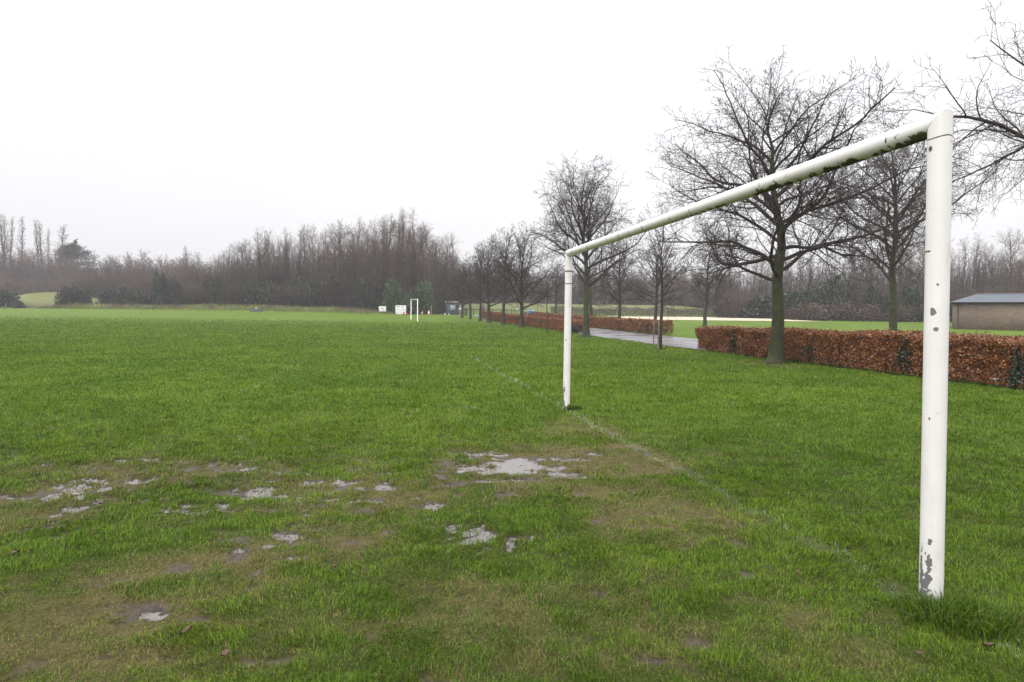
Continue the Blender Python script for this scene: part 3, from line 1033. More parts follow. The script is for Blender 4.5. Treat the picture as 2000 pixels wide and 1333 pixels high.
multi = tree_meshes('multi stem', 6, (5, 4, 3, 3, 3), 'wood_bark', 'wood_twig', seed=230, H=9, clear=.1, R=2.4, r0=.1, nl=20, lvl=3, env=lambda t: 1-.5*t, ang=(.7, .3),
                    up=(0, .15, .1, .05, 0), wig=(.12, .13, .16, .2, .2), cd=(0, 2.8, 3, 2.5, 2), ratio=(.5, .48, .55, .55, .5), rtw=.014, seg=(.8, .7, .5, .4, .3), minL=.35,
                    multi=[(.2, 0, .12, .02, 1), (-.2, .1, -.15, .05, .9), (0, .2, .02, .14, .85), (.1, -.2, .05, -.16, .95)])
WOODH = [15.5, 16.5, 14.8, 15.6, 17.5, 9.6]
wv_.append(multi)

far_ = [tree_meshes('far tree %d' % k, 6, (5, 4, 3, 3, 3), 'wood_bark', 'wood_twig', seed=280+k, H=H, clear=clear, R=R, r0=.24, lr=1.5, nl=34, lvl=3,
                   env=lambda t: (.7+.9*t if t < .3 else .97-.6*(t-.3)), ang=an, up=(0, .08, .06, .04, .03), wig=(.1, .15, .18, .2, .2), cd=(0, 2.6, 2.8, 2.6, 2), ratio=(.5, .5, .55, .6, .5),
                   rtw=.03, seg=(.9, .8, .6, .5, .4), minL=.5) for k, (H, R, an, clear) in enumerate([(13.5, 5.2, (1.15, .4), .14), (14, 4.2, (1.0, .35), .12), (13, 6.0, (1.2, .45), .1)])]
FARH = [15.5, 15.6, 15]

def ivy_mesh(H, rad, n, size, seed, cols):
    rng = np.random.default_rng(seed)
    z = rng.random(n)*H
    r = rad*(1-.35*z/H)*(.55+.6*rng.random(n))*(.75+.5*vn(z, z*0, 1.1, seed))
    a = rng.uniform(0, 6.283, n)
    P = np.stack([r*np.cos(a), r*np.sin(a), z], 1)
    c = np.array(cols)[rng.integers(0, len(cols), n)]
    V, t, cc = leaf_cards(P, size, rng, c, elong=.75)
    me = mesh_from('ivy', V, None, t, {'col': cc})
    me.materials.append(M['leaf'])
    return me
IVY = [(.018, .035, .012), (.028, .05, .018), (.012, .022, .009)]
ivy1 = ivy_mesh(6.5, .9, 1500, .3, 1, IVY)
ivy2 = ivy_mesh(4.5, 1.1, 1500, .3, 2, IVY)

def top_profile(prof):
    return lambda px: float(np.interp(px, [a for a, _ in prof], [b for _, b in prof]))

rw = random.Random(5)
def wood_row(n, px0, px1, ydist, prof, group, label, jit=(.72, 1.03), ivy=.25, far=False, front=0.0):
    for k in range(n):
        px = px0+(px1-px0)*(k+rw.random())/n
        y = ydist(px)+rw.random()**1.3*26+front
        x, y = at(px, y)
        vi = rw.randrange(3) if far else rw.choice((0, 1, 2, 3, 4, 5, 2, 3))
        top = top_profile(prof)(px)
        zt = zat(px, top, y)-T(x, y)
        s = zt/(FARH if far else WOODH)[vi]*rw.uniform(*jit)
        ex = {}
        if rw.random() < ivy:
            ex['ivy'] = rw.choice((ivy1, ivy2))
        wd = rw.uniform(.85, 1.25)*(.75 if vi == 5 else 1)
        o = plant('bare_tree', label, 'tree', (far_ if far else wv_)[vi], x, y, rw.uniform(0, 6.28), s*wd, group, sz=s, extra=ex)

P1 = [(-60, 440), (0, 445), (100, 455), (150, 492), (190, 512), (260, 497), (330, 497), (365, 500), (390, 497), (420, 485), (470, 468), (550, 455), (620, 450), (700, 440), (760, 428), (800, 420), (830, 447), (880, 462), (905, 500), (925, 520)]
def dist1(px):
    return 185 if px < 372 else 114.5
wood_row(105, 385, 905, dist1, P1, 'slender bare trees of the dark wood behind the far goal', 'slender bare tree in the dark wood behind the far goal', ivy=.3)
wood_row(56, -90, 385, dist1, [(-60, 490), (60, 492), (120, 500), (190, 506), (260, 494), (330, 490), (390, 490)], 'hazy bare trees of the wood on the far left', 'hazy bare tree in the wood at the far left', (.78, 1.04), .15, True)
P3 = [(895, 520), (940, 515), (1100, 520), (1300, 525), (1420, 520)]
wood_row(58, 905, 1430, lambda px: 166, P3, 'distant bare trees beyond the pale hill', 'distant bare tree in the wood beyond the pale grass hill', (.72, 1.05), .1, True)
P4 = [(1400, 515), (1500, 500), (1600, 490), (1700, 480), (1850, 470), (1950, 465), (2060, 470)]
wood_row(72, 1400, 2080, lambda px: 118-(px-1400)*.035, P4, 'bare trees of the wood behind the brick building', 'bare tree in the wood behind the brick building and right hand grass', (.72, 1.05), .25)

# tall narrow poplars on the far left and other trees that stand out
pop = tree_meshes('poplar', 7, (5, 4, 3, 3, 3), 'wood_bark', 'wood_twig', seed=260, lr=1.5, H=17.3, clear=.25, R=2.6, r0=.26, nl=46, lvl=3, env=lambda t: 1-.45*t, ang=(.7, .25), up=(0, .15, .1, .08, .05),
                  wig=(.1, .12, .15, .18, .2), cd=(0, 2.6, 2.8, 2.5, 2), ratio=(.5, .5, .5, .55, .5), rtw=.022, seg=(.8, .7, .5, .4, .3), minL=.35)
for k, (px, top, w) in enumerate([(3, 414, 1.1), (14, 424, 1.0), (28, 424, .8), (45, 424, .9), (71, 430, .9), (80, 432, .9), (98, 446, .7), (127, 440, 1.5), (362, 480, 1.0)]):
    x, y = at(px, 200 if px < 300 else 160)
    s = (zat(px, top, y)-T(x, y))/18
    labs = ['tall bare poplar at the far left edge above the scrub', 'tall bare poplar second from the far left edge', 'thin bare poplar third from the far left edge', 'tall lone bare poplar fourth from the left edge with sky around it',
            'left one of two close bare poplars at far left', 'right one of two close bare poplars at far left', 'short thin bare poplar left of the dark cedar', 'bushy topped bare tree rising behind the dark cedar', 'lone bare tree standing above the gap left of the dark wood']
    plant('bare_poplar', labs[k], 'tree', pop, x, y, k*1.3, s*w, 'poplars at the far left', sz=s)
for k, (px, top, lab) in enumerate([(555, 452, 'narrow tall tree top above left part of the dark wood'), (597, 446, 'narrow tall tree top above middle of the dark wood'), (748, 430, 'tall slender tree over the right part of the dark wood'),
                                    (782, 414, 'tall twin topped tree directly over the far goal'), (810, 416, 'tallest thin tree just right of the far goal'), (700, 432, 'thin tall tree above the dark wood over the white signs'),
                                    (880, 460, 'pale upright tree above the dark kiosk')]):
    x, y = at(px, 121)
    s = (zat(px, top, y)-T(x, y))/17
    plant('bare_tree', lab, 'tree', wv_[4], x, y, k*2.1, s*1.05, 'tall trees standing out over the wood', sz=s)

# scrub in front of and under the wood
def scrub_mesh(seed, H, R, n):
    rg = random.Random(seed)
    br = []
    for k in range(n):
        a = rg.uniform(0, 6.28)
        r = R*.55*math.sqrt(rg.random())
        p = [r*math.cos(a), r*math.sin(a), -.1]
        h = H*rg.uniform(.55, 1)
        ox, oy = rg.gauss(0, R*.35)+p[0]*.5, rg.gauss(0, R*.35)+p[1]*.5
        pts = [tuple(p), (p[0]+ox*.35, p[1]+oy*.35, h*.5), (p[0]+ox, p[1]+oy, h)]
        br.append((pts, [.03, .02, .008], 0))
        for j in range(7):
            t = rg.uniform(.15, 1)
            q = [pts[0][i]+(pts[2][i]-pts[0][i])*t for i in range(3)]
            d = (rg.gauss(0, .5), rg.gauss(0, .5), rg.uniform(.1, .8))
            l = rg.uniform(.4, 1.1)*H/3
            br.append(([tuple(q), (q[0]+d[0]*l*.6, q[1]+d[1]*l*.6, q[2]+d[2]*l*.4), (q[0]+d[0]*l, q[1]+d[1]*l, q[2]+d[2]*l)], [.014, .011, .007], 1))
    V, q = tubes(br, (4, 3))
    me = mesh_from('scrub', V, q, smooth=True)
    me.materials.append(M['scrub'])
    return me
SCR = [scrub_mesh(300+k, 3.2, 2.2, 120) for k in range(3)]

def bush_mesh(seed, n, size, cols, lobes=6):
    rng = np.random.default_rng(seed)
    out = []
    for k in range(lobes):
        c = np.array([rng.normal(0, .38), rng.normal(0, .38), rng.uniform(.3, .72)])
        r = rng.uniform(.3, .48)
        m = n//lobes
        d = rng.normal(0, 1, (m, 3))
        d /= np.linalg.norm(d, axis=1, keepdims=True)
        P = c+d*(r*(rng.random(m)**.35*(.8+.45*rng.random(m))))[:, None]
        P[:, 2] = np.abs(P[:, 2])
        out.append(P)
    m = n//4
    P = np.stack([rng.normal(0, .38, m), rng.normal(0, .38, m), rng.random(m)*.45], 1)
    out.append(P)
    P = np.concatenate(out)
    t = vn(P[:, 0]+P[:, 2], P[:, 1]-P[:, 2], .2, seed)
    c = np.array(cols)[rng.integers(0, len(cols), len(P))]*(.7+.6*t)[:, None]
    V, tt, cc = leaf_cards(P, size, rng, c, elong=.7)
    me = mesh_from('bush', V, None, tt, {'col': cc})
    me.materials.append(M['leaf'])
    return me
DARK = [(.022, .038, .016), (.035, .055, .022), (.014, .024, .011)]
LAUR = [(.045, .085, .02), (.065, .115, .028), (.025, .05, .014)]
EVG = [bush_mesh(320+k, 2600, .11, DARK) for k in range(3)]
LAU = [bush_mesh(330+k, 2600, .11, LAUR) for k in range(2)]
BRN = [bush_mesh(340+k, 2200, .09, [(.10, .05, .03), (.07, .04, .03), (.05, .045, .025)]) for k in range(2)]

def bush(name, label, px, Y, w, h, me, rz=0, group=None, cat='bush'):
    x, y = at(px, Y)
    o = link(name, me)
    o.location = (x, y, T(x, y)-.05)
    o.rotation_euler = (0, 0, rz)
    o.scale = (w*.5/.85, w*.5/.85, h/1.05)
    return tag(o, label, cat, group)
mpx = lambda px, Y: px*Y/F
for k, (px, Y, wpx, top, me, lab) in enumerate([
        (-12, 116, 75, 560, EVG[0], 'dark evergreen bush at the far left edge'), (40, 113, 26, 588, EVG[1], 'small dark bush left of the pale mound'),
        (132, 113, 34, 556, EVG[1], 'dark evergreen bush right of the pale mound'), (160, 114, 40, 568, EVG[2], 'dark evergreen bush with brown twigs beside the mound'),
        (208, 117, 46, 566, EVG[0], 'dark evergreen bush left of the ivy clad trees'), (248, 116, 56, 562, EVG[2], 'wide dark evergreen bush on the far bank'), (290, 117, 40, 572, EVG[1], 'low dark bush left of the ivy column'),
        (320, 114, 34, 530, EVG[0], 'tall ivy clad column at the left of the wood'), (350, 114, 26, 544, EVG[1], 'narrow ivy clad column beside the lone tree'), (372, 114, 44, 570, EVG[2], 'low dark evergreen bush right of the ivy columns'),
        (408, 114, 40, 548, EVG[0], 'dark ivy clump at the left end of the dark wood'), (440, 114, 44, 540, EVG[1], 'dark ivy clump inside the left of the wood'), (480, 114.5, 50, 548, EVG[2], 'dark ivy clump above the concrete block'),
        (530, 115, 54, 545, EVG[0], 'dark ivy clump in middle left of the wood'), (585, 115, 60, 545, EVG[1], 'dark ivy clump in the middle of the wood'), (640, 115, 60, 540, EVG[2], 'dark ivy clump right of the middle of the wood'),
        (695, 115, 54, 545, EVG[0], 'dark ivy clump left of the white signs'), (735, 114, 46, 552, EVG[1], 'dark evergreen bush above the smaller white sign'),
        (762, 112.3, 44, 544, LAU[0], 'bright green laurel bush behind the larger white sign'), (800, 112.6, 44, 562, LAU[1], 'green laurel bush behind the far goal'), (836, 113, 44, 548, LAU[0], 'green laurel bush left of the dark kiosk'),
        (864, 119, 26, 556, LAU[1], 'pale green bush touching the dark kiosk'),
        (1480, 108, 90, 575, EVG[0], 'dark evergreen bush at the right wood, left of big trunk'), (1570, 104, 80, 560, EVG[1], 'dark evergreen bush right of the big trunk'), (1640, 101, 70, 540, EVG[2], 'tall dark evergreen bush left of the tall back tree'),
        (1700, 99, 60, 556, EVG[0], 'dark evergreen bush touching the tall back tree'), (1790, 96, 60, 560, EVG[1], 'dark evergreen bush left of nearer goalpost'),
        (1610, 98, 80, 588, BRN[0], 'brown leafed bush at the edge of the right wood'), (1690, 96, 80, 590, BRN[1], 'wide brown bush at edge of the right wood'), (1760, 94, 60, 592, BRN[0], 'low brown bush near the metal railing'),
        (1560, 101, 60, 598, BRN[1], 'low brown bush right of the big trunk base'), (1440, 112, 60, 590, BRN[0], 'brown bush at the end of the sand strip')]):
    x, y = at(px, Y)
    bush('evergreen_bush' if me not in BRN else 'brown_bush', lab, px, Y, mpx(wpx, Y), zat(px, top, Y)-T(x, y), me, k*1.7, 'bushes along the wood edges')
rs = random.Random(8)
scrubs = []
for k in range(60):
    px = 375+475*(k+rs.random())/60
    scrubs.append((px, 114.5+rs.random()*5, rs.uniform(548, 575), 'bare scrub bush along the foot of the dark wood', 'scrub bushes at the foot of the dark wood'))
for k in range(34):
    px = -40+420*(k+rs.random())/34
    if 52 < px < 118:
        continue
    scrubs.append((px, 132+rs.random()*40, rs.uniform(515, 560), 'bare reddish scrub bush in the hazy wood at far left', 'scrub bushes of the far left wood'))
for k in range(44):
    px = 1400+650*(k+rs.random())/44
    scrubs.append((px, 118-(px-1400)*.035-8+rs.random()*8, rs.uniform(550, 590), 'bare brown scrub bush under the right hand wood', 'scrub bushes of the right hand wood'))
for px, Y, top, lab, grp in scrubs:
    x, y = at(px, Y)
    h = zat(px, top, Y)-T(x, y)
    o = link('scrub_bush', rs.choice(SCR))
    o.location = (x, y, T(x, y))
    o.rotation_euler = (0, 0, rs.uniform(0, 6.28))
    o.scale = (h/3.2*1.15, h/3.2*1.15, h/3.2)
    tag(o, lab, 'bush', grp)

# dense thicket deep inside the woods that reads as one mass
def thicket():
    rg = random.Random(14)
    br = []
    def put(n, px0, px1, yd, dep, prof, f0, f1):
        for k in range(n):
            px = rg.uniform(px0, px1)
            y = yd(px)+rg.random()*dep
            x, y = at(px, y)
            h = (zat(px, prof(px), y)-T(x, y))*rg.uniform(f0, f1)
            z = T(x, y)
            dx, dy = rg.gauss(0, .12)*h, rg.gauss(0, .12)*h
            br.append(([(x, y, z-.1), (x+dx*.4, y+dy*.4, z+h*.5), (x+dx, y+dy, z+h)], [.05, .035, .012], 0))
            for j in range(4):
                t = rg.uniform(.25, 1)
                q = (x+dx*t, y+dy*t, z+h*t)
                l = rg.uniform(.6, 1.8)
                d = (rg.gauss(0, .5), rg.gauss(0, .5), rg.uniform(.3, 1))
                br.append(([q, (q[0]+d[0]*l*.5, q[1]+d[1]*l*.5, q[2]+d[2]*l*.5), (q[0]+d[0]*l, q[1]+d[1]*l, q[2]+d[2]*l)], [.022, .018, .01], 1))
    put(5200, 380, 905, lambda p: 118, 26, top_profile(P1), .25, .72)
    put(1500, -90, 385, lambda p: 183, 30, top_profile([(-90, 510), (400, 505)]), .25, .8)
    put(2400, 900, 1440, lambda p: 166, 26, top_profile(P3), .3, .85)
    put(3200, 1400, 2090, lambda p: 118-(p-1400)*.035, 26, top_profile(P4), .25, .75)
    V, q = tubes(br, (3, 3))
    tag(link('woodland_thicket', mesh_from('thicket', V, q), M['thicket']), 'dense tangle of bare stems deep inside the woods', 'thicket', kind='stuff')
thicket()

# dark cedar: layered flat sprays
def cedar():
    rng = np.random.default_rng(21)
    x, y = at(150, 205)
    o = thing('cedar_tree', 'dark broad evergreen cedar with layered flat top in the far left wood', 'tree', (x, y, T(x, y)))
    MB().tube([(0, 0, -.2), (.1, 0, 4), (0, .1, 9), (.2, 0, 13)], [.5, .42, .3, .1], 10).build('trunk', M['wood_bark'], o, True)
    P = []
    Htot = zat(150, 474, y)-T(x, y)
    for k in range(80):
        z = Htot*rng.uniform(.25, 1.0)
        rmax = 9.0*math.sqrt(max(.02, 1-(z/Htot)**2.2))
        a = rng.uniform(0, 6.28)
        m = 170
        r = rmax*rng.random(m)**.7*rng.uniform(.75, 1.1)
        aa = a+rng.normal(0, .3, m)
        P.append(np.stack([r*np.cos(aa), r*np.sin(aa), z+rng.normal(0, .35, m)+.06*r], 1))
    P = np.concatenate(P)
    c = np.array([(.02, .032, .022), (.03, .046, .03), (.013, .02, .014)])[rng.integers(0, 3, len(P))]
    V, t, cc = leaf_cards(P, .5, rng, c, elong=.4)
    link('crown', mesh_from('cedar crown', V, None, t, {'col': cc}), M['leaf'], o)
cedar()

# low brown hedge beyond the sand
def low_hedge():
    hedge('low_hedge', 'low grey brown hedge below the pale grass hill', 104, 106, 0, 1, 1, 10, .1, 9, []) if False else None
    rng = np.random.default_rng(31)
    n = 26000
    x0, y0 = at(1075, 108)
    x1, y1 = at(1425, 114)
    o = thing('scrub_hedge', 'low grey brown scrub hedge below the pale grass hill', 'hedge', ((x0+x1)/2, (y0+y1)/2, T((x0+x1)/2, (y0+y1)/2)))
    s = rng.random(n)
    w = rng.normal(0, .55, n)
    x = x0+(x1-x0)*s
    y = y0+(y1-y0)*s+w
    h = 1.5*rng.random(n)**.7*(.65+.6*fbm(x, y, 1.8, 33, 3))
    P = np.stack([x, y, terr(x, y)+h], 1)-np.array(o.location)
    c = np.array([(.085, .065, .055), (.11, .085, .07), (.055, .05, .035), (.06, .07, .03)])[rng.integers(0, 4, n)]
    V, t, cc = leaf_cards(P, .17, rng, c, up=1.2, elong=.3)
    link('foliage', mesh_from('scrub hedge foliage', V, None, t, {'col': cc}), M['beech'], o)
low_hedge()

# ------------------------------------------------------------------ near goal
def pipe(name, p0, p1, rad, mitre0, mitre1, nl, ns, fn, parent):
    """straight pipe; mitre = plane normal at that end or None. fn(V,N,along,angle)->attrs"""
    p0, p1 = np.array(p0, float), np.array(p1, float)
    L = np.linalg.norm(p1-p0)
    t = (p1-p0)/L
    ref = np.array([0, -1., 0]) if abs(t[2]) > .7 else np.array([0, 0, 1.])
    u = np.cross(t, ref)
    u /= np.linalg.norm(u)
    w = np.cross(u, t)
    a = np.arange(ns)*2*PI/ns
    C = (np.cos(a)[:, None]*u+np.sin(a)[:, None]*w)
    s = np.linspace(0, 1, nl)
    lo = np.zeros(ns)
    hi = np.full(ns, L)
    if mitre0 is not None:
        lo = -(C*rad)@np.array(mitre0)/(t@np.array(mitre0))
    if mitre1 is not None:
        hi = L-(C*rad)@np.array(mitre1)/(t@np.array(mitre1))
    al = lo[None]+(hi-lo)[None]*s[:, None]
    V = p0+al[:, :, None]*t+rad*C[None]
    N = np.broadcast_to(C[None], V.shape)
    i = np.arange(nl*ns).reshape(nl, ns)
    nx = np.roll(i, -1, 1)
    q = np.stack([i[:-1], nx[:-1], nx[1:], i[1:]], -1).reshape(-1, 4)
    at_ = fn(V.reshape(-1, 3), N.reshape(-1, 3), al.ravel(), np.broadcast_to(a, al.shape).ravel())
    me = mesh_from(name, V.reshape(-1, 3), q, attrs=at_, smooth=True)
    return link(name, me, M['paint'], parent)

HT = 2.475          # axis height of the crossbar
RAD = .0555
def build_goal():
    zR, zL = T(*GP_R), T(*GP_L)
    o = thing('goal_frame', 'near white football goal frame with chipped posts and mossy crossbar', 'goal', (GP_R[0], GP_R[1], zR), 0, 'football goals on the pitch')
    d = np.array([gd[0], gd[1], 0])
    top_r = np.array([-.034, .004, HT])
    # posts lean very slightly
    foot_r = np.array([-.0, 0, -.25])
    foot_l = np.array([d[0], d[1], zL-zR-.25])
    top_l = np.array([d[0]+.01, d[1], zL-zR+HT-.01])
    bar = (top_l-top_r)/np.linalg.norm(top_l-top_r)
    view = np.array([-GP_R[0], -GP_R[1], 0])
    view /= np.linalg.norm(view)
    side = np.array([-view[1], view[0], 0])          # to the right as seen from the pitch
    def chips(lst, u, z, seed):
        m = np.zeros(len(u))
        nz = (fbm(u*1.0, z, .03, seed, 3)-.5)*2.6+(vn(u, z, .011, seed+5)-.5)*1.3
        for cu, cz, ru, rz in lst:
            m = np.maximum(m, np.clip(.95-.45*np.sqrt(((u-cu)/ru)**2+((z-cz)/rz)**2)+nz*.32, 0, 1))
        return m
    CH_R = [(-.022, .40, .004, .008), (-.012, .345, .008, .017), (-.05, .30, .005, .03), (-.03, .285, .005, .012), (-.054, .24, .008, .06), (-.014, .235, .013, .038), (-.046, .19, .006, .02),
            (-.048, .165, .012, .035), (-.03, .13, .023, .042), (-.006, .165, .008, .012), (-.032, .055, .025, .055), (-.012, .1, .012, .015), (0.0, .075, .007, .01), (.006, .04, .004, .006), (-.045, .09, .01, .03),
            (.032, .035, .005, .012), (.004, 1.66, .006, .006), (-.014, 1.525, .013, .016), (.002, 1.436, .009, .008), (.02, .22, .002, .003), (.004, 1.74, .003, .003), (-.022, .98, .004, .006)]
    def attrs_post(kind):
        def fn(V, N, al, a):
            z = V[:, 2]-(0 if kind == 'r' else zL-zR)
            ang = np.arctan2(N@side, N@view)
            u = ang*RAD
            if kind == 'r':
                chip = chips(CH_R, u, z, 7)
                moss = np.clip(.98-.5*np.sqrt(((u+.045)/.014)**2+((z-2.345)/.017)**2), 0, 1)
                moss = np.maximum(moss, 1.0*np.exp(-((z-2.40-.006*np.sin(ang*2))/.004)**2))
                moss = np.maximum(moss, .8*np.exp(-((z-1.83)/.007)**2)*(u < -.032))
                stain = .75*np.clip(1-np.sqrt(((u-.06)/.02)**2+((z-2.375)/.018)**2), 0, 1)+.5*np.clip(1-np.sqrt(((u-.06)/.035)**2+((z-1.80)/.12)**2), 0, 1)*(.5+vn(u, z, .02, 3))
                stain = stain+.35*np.clip(fbm(u, z*.35, .05, 9, 3)-.58, 0, 1)*4*np.clip(1.4-z, 0, 1)
                stain += .5*np.exp(-((z-1.0-.6*u)/.008)**2)*(vn(u, z, .01, 4) > .5)*(np.abs(u) < .03)
            else:
                lst = [(-.03, .09, .03, .1), (-.035, .2, .022, .07), (-.012, .33, .012, .05), (-.02, .43, .006, .02), (-.04, .3, .012, .05), (0, 1.1, .01, .03), (.02, .25, .005, .01), (.01, .02, .01, .03)]
                chip = chips(lst, u, z, 17)
                moss = .85*np.exp(-((z-1.985)/.012)**2)+.85*np.exp(-((z-2.18)/.016)**2)*(u > -.05)
                stain = .4*np.clip(fbm(u, z*.4, .06, 19, 3)-.55, 0, 1)*3
            algae = np.clip(fbm(u, z, .08, 13, 3)-.6, 0, 1)*1.5*(z < .25)
            return {'chip': chip, 'moss': moss, 'stain': np.clip(stain, 0, 1), 'algae': algae}
        return fn
    def attrs_bar(V, N, al, a):
        down = -N[:, 2]
        near = sm(5.6, .4, al)
        nse = (fbm(al*.8, a*RAD, .05, 3, 4)-.5)+.7*(fbm(al, a*0, .4, 6, 2)-.5)
        moss = np.clip((down-.66+.22*near)*1.5+nse*1.8, 0, 1)*(.2+.72*near)*(down > -.1)
        front = N@view
        rg = random.Random(3)
        for k, s in enumerate((.22, .3, 1.42, 1.62, 2.85, 3.3, 4.05, 4.5, 4.85, 5.3, 5.75, 6.2, 6.55, 7.0)):
            wd = rg.uniform(.006, .018)
            band = np.exp(-((al-s-.03*vn(a*.06, al*0, .02, k))/wd)**2)*sm(-.55, .2, down+rg.uniform(-.2, .25))*(vn(a*.06+k, al*0, .02, 50+k) > .3)
            moss = np.maximum(moss, .85*band)
        algae = np.clip((down+.15)*.75+.25*nse, 0, 1)*sm(-.3, .5, down)
        st = .8*np.exp(-((al-1.28)/.05)**2)*sm(-.4, .3, down)*(vn(al, a*.06, .02, 8))
        chip = np.zeros(len(V))
        return {'chip': chip, 'moss': moss, 'stain': np.clip(st, 0, 1), 'algae': np.clip(algae, 0, 1)}
    up = np.array([0, 0, 1.])
    nR = (up+bar)/np.linalg.norm(up+bar)
    nL = (up-bar)/np.linalg.norm(up-bar)
    gap = .0012
    tr = top_r-up*0
    axr = (top_r-foot_r)/np.linalg.norm(top_r-foot_r)
    pr = pipe('post', foot_r, tr-axr*gap, RAD, None, nR, 900, 110, attrs_post('r'), o)
    pr['label'] = 'nearer goalpost with grey chips in its white paint'
    axl = (top_l-foot_l)/np.linalg.norm(top_l-foot_l)
    pl = pipe('post', foot_l, top_l-axl*gap, RAD, None, nL, 420, 48, attrs_post('l'), o)
    pl['label'] = 'farther goalpost with grey flaked paint at its foot'
    pipe('crossbar', tr+bar*gap, top_l-bar*gap, RAD, nR, nL, 1100, 84, attrs_bar, o)
build_goal()

def far_goal():
    x, y = gp(815.5, 628.8)
    x2, y2 = x-1.75, y+7.1
    z = T(x, y)
    o = thing('goal_frame', 'small distant white goal frame at the far end of the pitch', 'goal', (x, y, z), 0, 'football goals on the pitch')
    d = (x2-x, y2-y, T(x2, y2)-z)
    m = M['white']
    MB().tube([(0, 0, -.2), (0, 0, 2.44)], .046, 14).build('post', m, o, True)
    MB().tube([(d[0], d[1], d[2]-.2), (d[0], d[1], d[2]+2.44)], .046, 14).build('post', m, o, True)
    MB().tube([(0, 0, 2.40), (d[0], d[1], d[2]+2.38)], .046, 14).build('crossbar', m, o, True)
far_goal()

# ------------------------------------------------------------------ distant furniture
def sign_board(name, label, px0, px1, py0, py1, Y, rows, posts=True):
    x0, _ = at(px0, Y)
    x1, _ = at(px1, Y)
    cx = (x0+x1)/2
    z0 = T(cx, Y)
    o = thing(name, label, 'sign', (cx, Y, z0), 0, 'white notice boards by the wood')
    w = (x1-x0)/2
    zb, zt = zat((px0+px1)/2, py1, Y)-z0, zat((px0+px1)/2, py0, Y)-z0
    MB().box(-w, w, 0, .05, max(zb, .02), zt).build('panel', M['white'], o, bevel=.006)
    for s in (-1, 1):
        MB().box(s*w*.8-.04, s*w*.8+.04, .052, .13, -.3, zt-.1).build('leg', M['post_wood'], o)
    mb, mg = MB(), MB()
    for (u0, u1, v0, v1, g) in rows:
        (mg if g else mb).box(-w+2*w*u0, -w+2*w*u1, -.012, -.002, zb+(zt-zb)*v0, zb+(zt-zb)*v1)
    if mb.v:
        mb.build('lettering', M['ink'], o)
    if mg.v:
        mg.build('small_lettering', M['inkgrey'], o)
sign_board('notice_board', 'smaller white notice board with dark lettering standing on the bank end', 740, 754, 598.8, 609, 107,
           [(.26, .33, .55, .8, 0), (.33, .37, .55, .6, 0), (.39, .42, .55, .8, 0), (.42, .48, .66, .8, 0), (.50, .56, .55, .72, 0), (.58, .62, .55, .8, 0), (.56, .66, .34, .46, 0), (.75, .95, .68, .74, 1)])
sign_board('notice_board', 'larger white notice board with dark heading standing beside the far goal', 772.5, 793, 597, 614.5, 108,
           [(.1, .15, .78, .92, 0), (.15, .18, .85, .92, 0), (.20, .23, .78, .92, 0), (.23, .27, .78, .81, 0), (.27, .30, .78, .92, 0), (.33, .40, .80, .92, 0), (.5, .55, .78, .92, 1), (.57, .62, .78, .92, 1), (.64, .70, .80, .9, 1), (.72, .82, .78, .9, 1),
            (.15, .55, .55, .58, 1), (.6, .85, .56, .6, 1), (.15, .4, .46, .48, 1), (.7, .85, .44, .48, 1)])

def kiosk():
    Y = 110.5
    x0, x1 = at(871.5, Y)[0], at(896.5, Y)[0]
    cx = (x0+x1)/2
    w = (x1-x0)/2
    z0 = T(cx, Y)
    zt = zat(884, 591, Y)-z0
    o = thing('kiosk', 'dark blue grey flat roofed kiosk with pale notice at the end of the path', 'kiosk', (cx, Y, z0))
    MB().box(-w, w, 0, 2.2, -.1, zt).build('wall', M['cabin'], o, bevel=.02)
    mb = MB()
    for k in range(9):
        xx = -w+2*w*(k+.5)/9
        mb.box(xx-.012, xx+.012, -.012, -.001, .05, zt-.05)
    mb.build('cladding_batten', M['fascia'], o)
    MB().box(-w-.22, w-.18, -.2, 2.35, zt+.002, zt+.13).build('roof', M['paleroof'], o, bevel=.015)
    MB().box(-.32*w, .42*w, -.045, -.014, .38*zt, .86*zt).build('notice', M['poster'], o)
    mb = MB()
    for k in range(7):
        mb.box(-.2*w, .05*w+.2*w*(k % 3)/2, -.055, -.047, (.45+.055*k)*zt, (.47+.055*k)*zt)
    mb.build('lettering', M['inkgrey'], o)
    MB().tube([(-.56*w, -.07, .4*zt), (-.56*w, -.07, .82*zt)], .025, 8).build('handle', M['grey'], o)
    for px, h in ((869.5, .3), (877, .22)):
        x, y = at(px, 109.6)
        q = tag(link('paving_marker', MB().tube([(0, 0, -.05), (0, 0, h*.7), (0, 0, h)], [.07, .06, .02], 10).build('m', M['white']).data), 'small pale marker stub on the grass %s' % ('left of the kiosk' if px < 872 else 'against the kiosk front'), 'marker')
        bpy.data.objects.remove([b for b in bpy.data.objects if b.name.startswith('m') and b.data == q.data and b is not q][0])
        q.location = (x, y, T(x, y))
kiosk()

def cone(px, Y, h, lab):
    x, y = at(px, Y)
    o = thing('traffic_cone', lab, 'cone', (x, y, T(x, y)), .3, 'cones near the far goal')
    r = lambda z: .17*(1-z/h)+.03
    MB().box(-.2, .2, -.2, .2, 0, .04).build('base', M['orange'], o, bevel=.01)
    def seg(z0, z1, m, nm):
        MB().tube([(0, 0, z0), (0, 0, z1)], [r(z0), r(z1)], 18).build(nm, m, o, True)
    seg(.042, h*.28, M['orange'], 'body')
    seg(h*.282, h*.7, M['white'], 'sleeve')
    seg(h*.702, h, M['orange'], 'tip')
cone(837.5, 111, .78, 'larger orange and white traffic cone right of the far goal')
cone(824.7, 112.5, .62, 'smaller orange and white traffic cone close to the far goal')

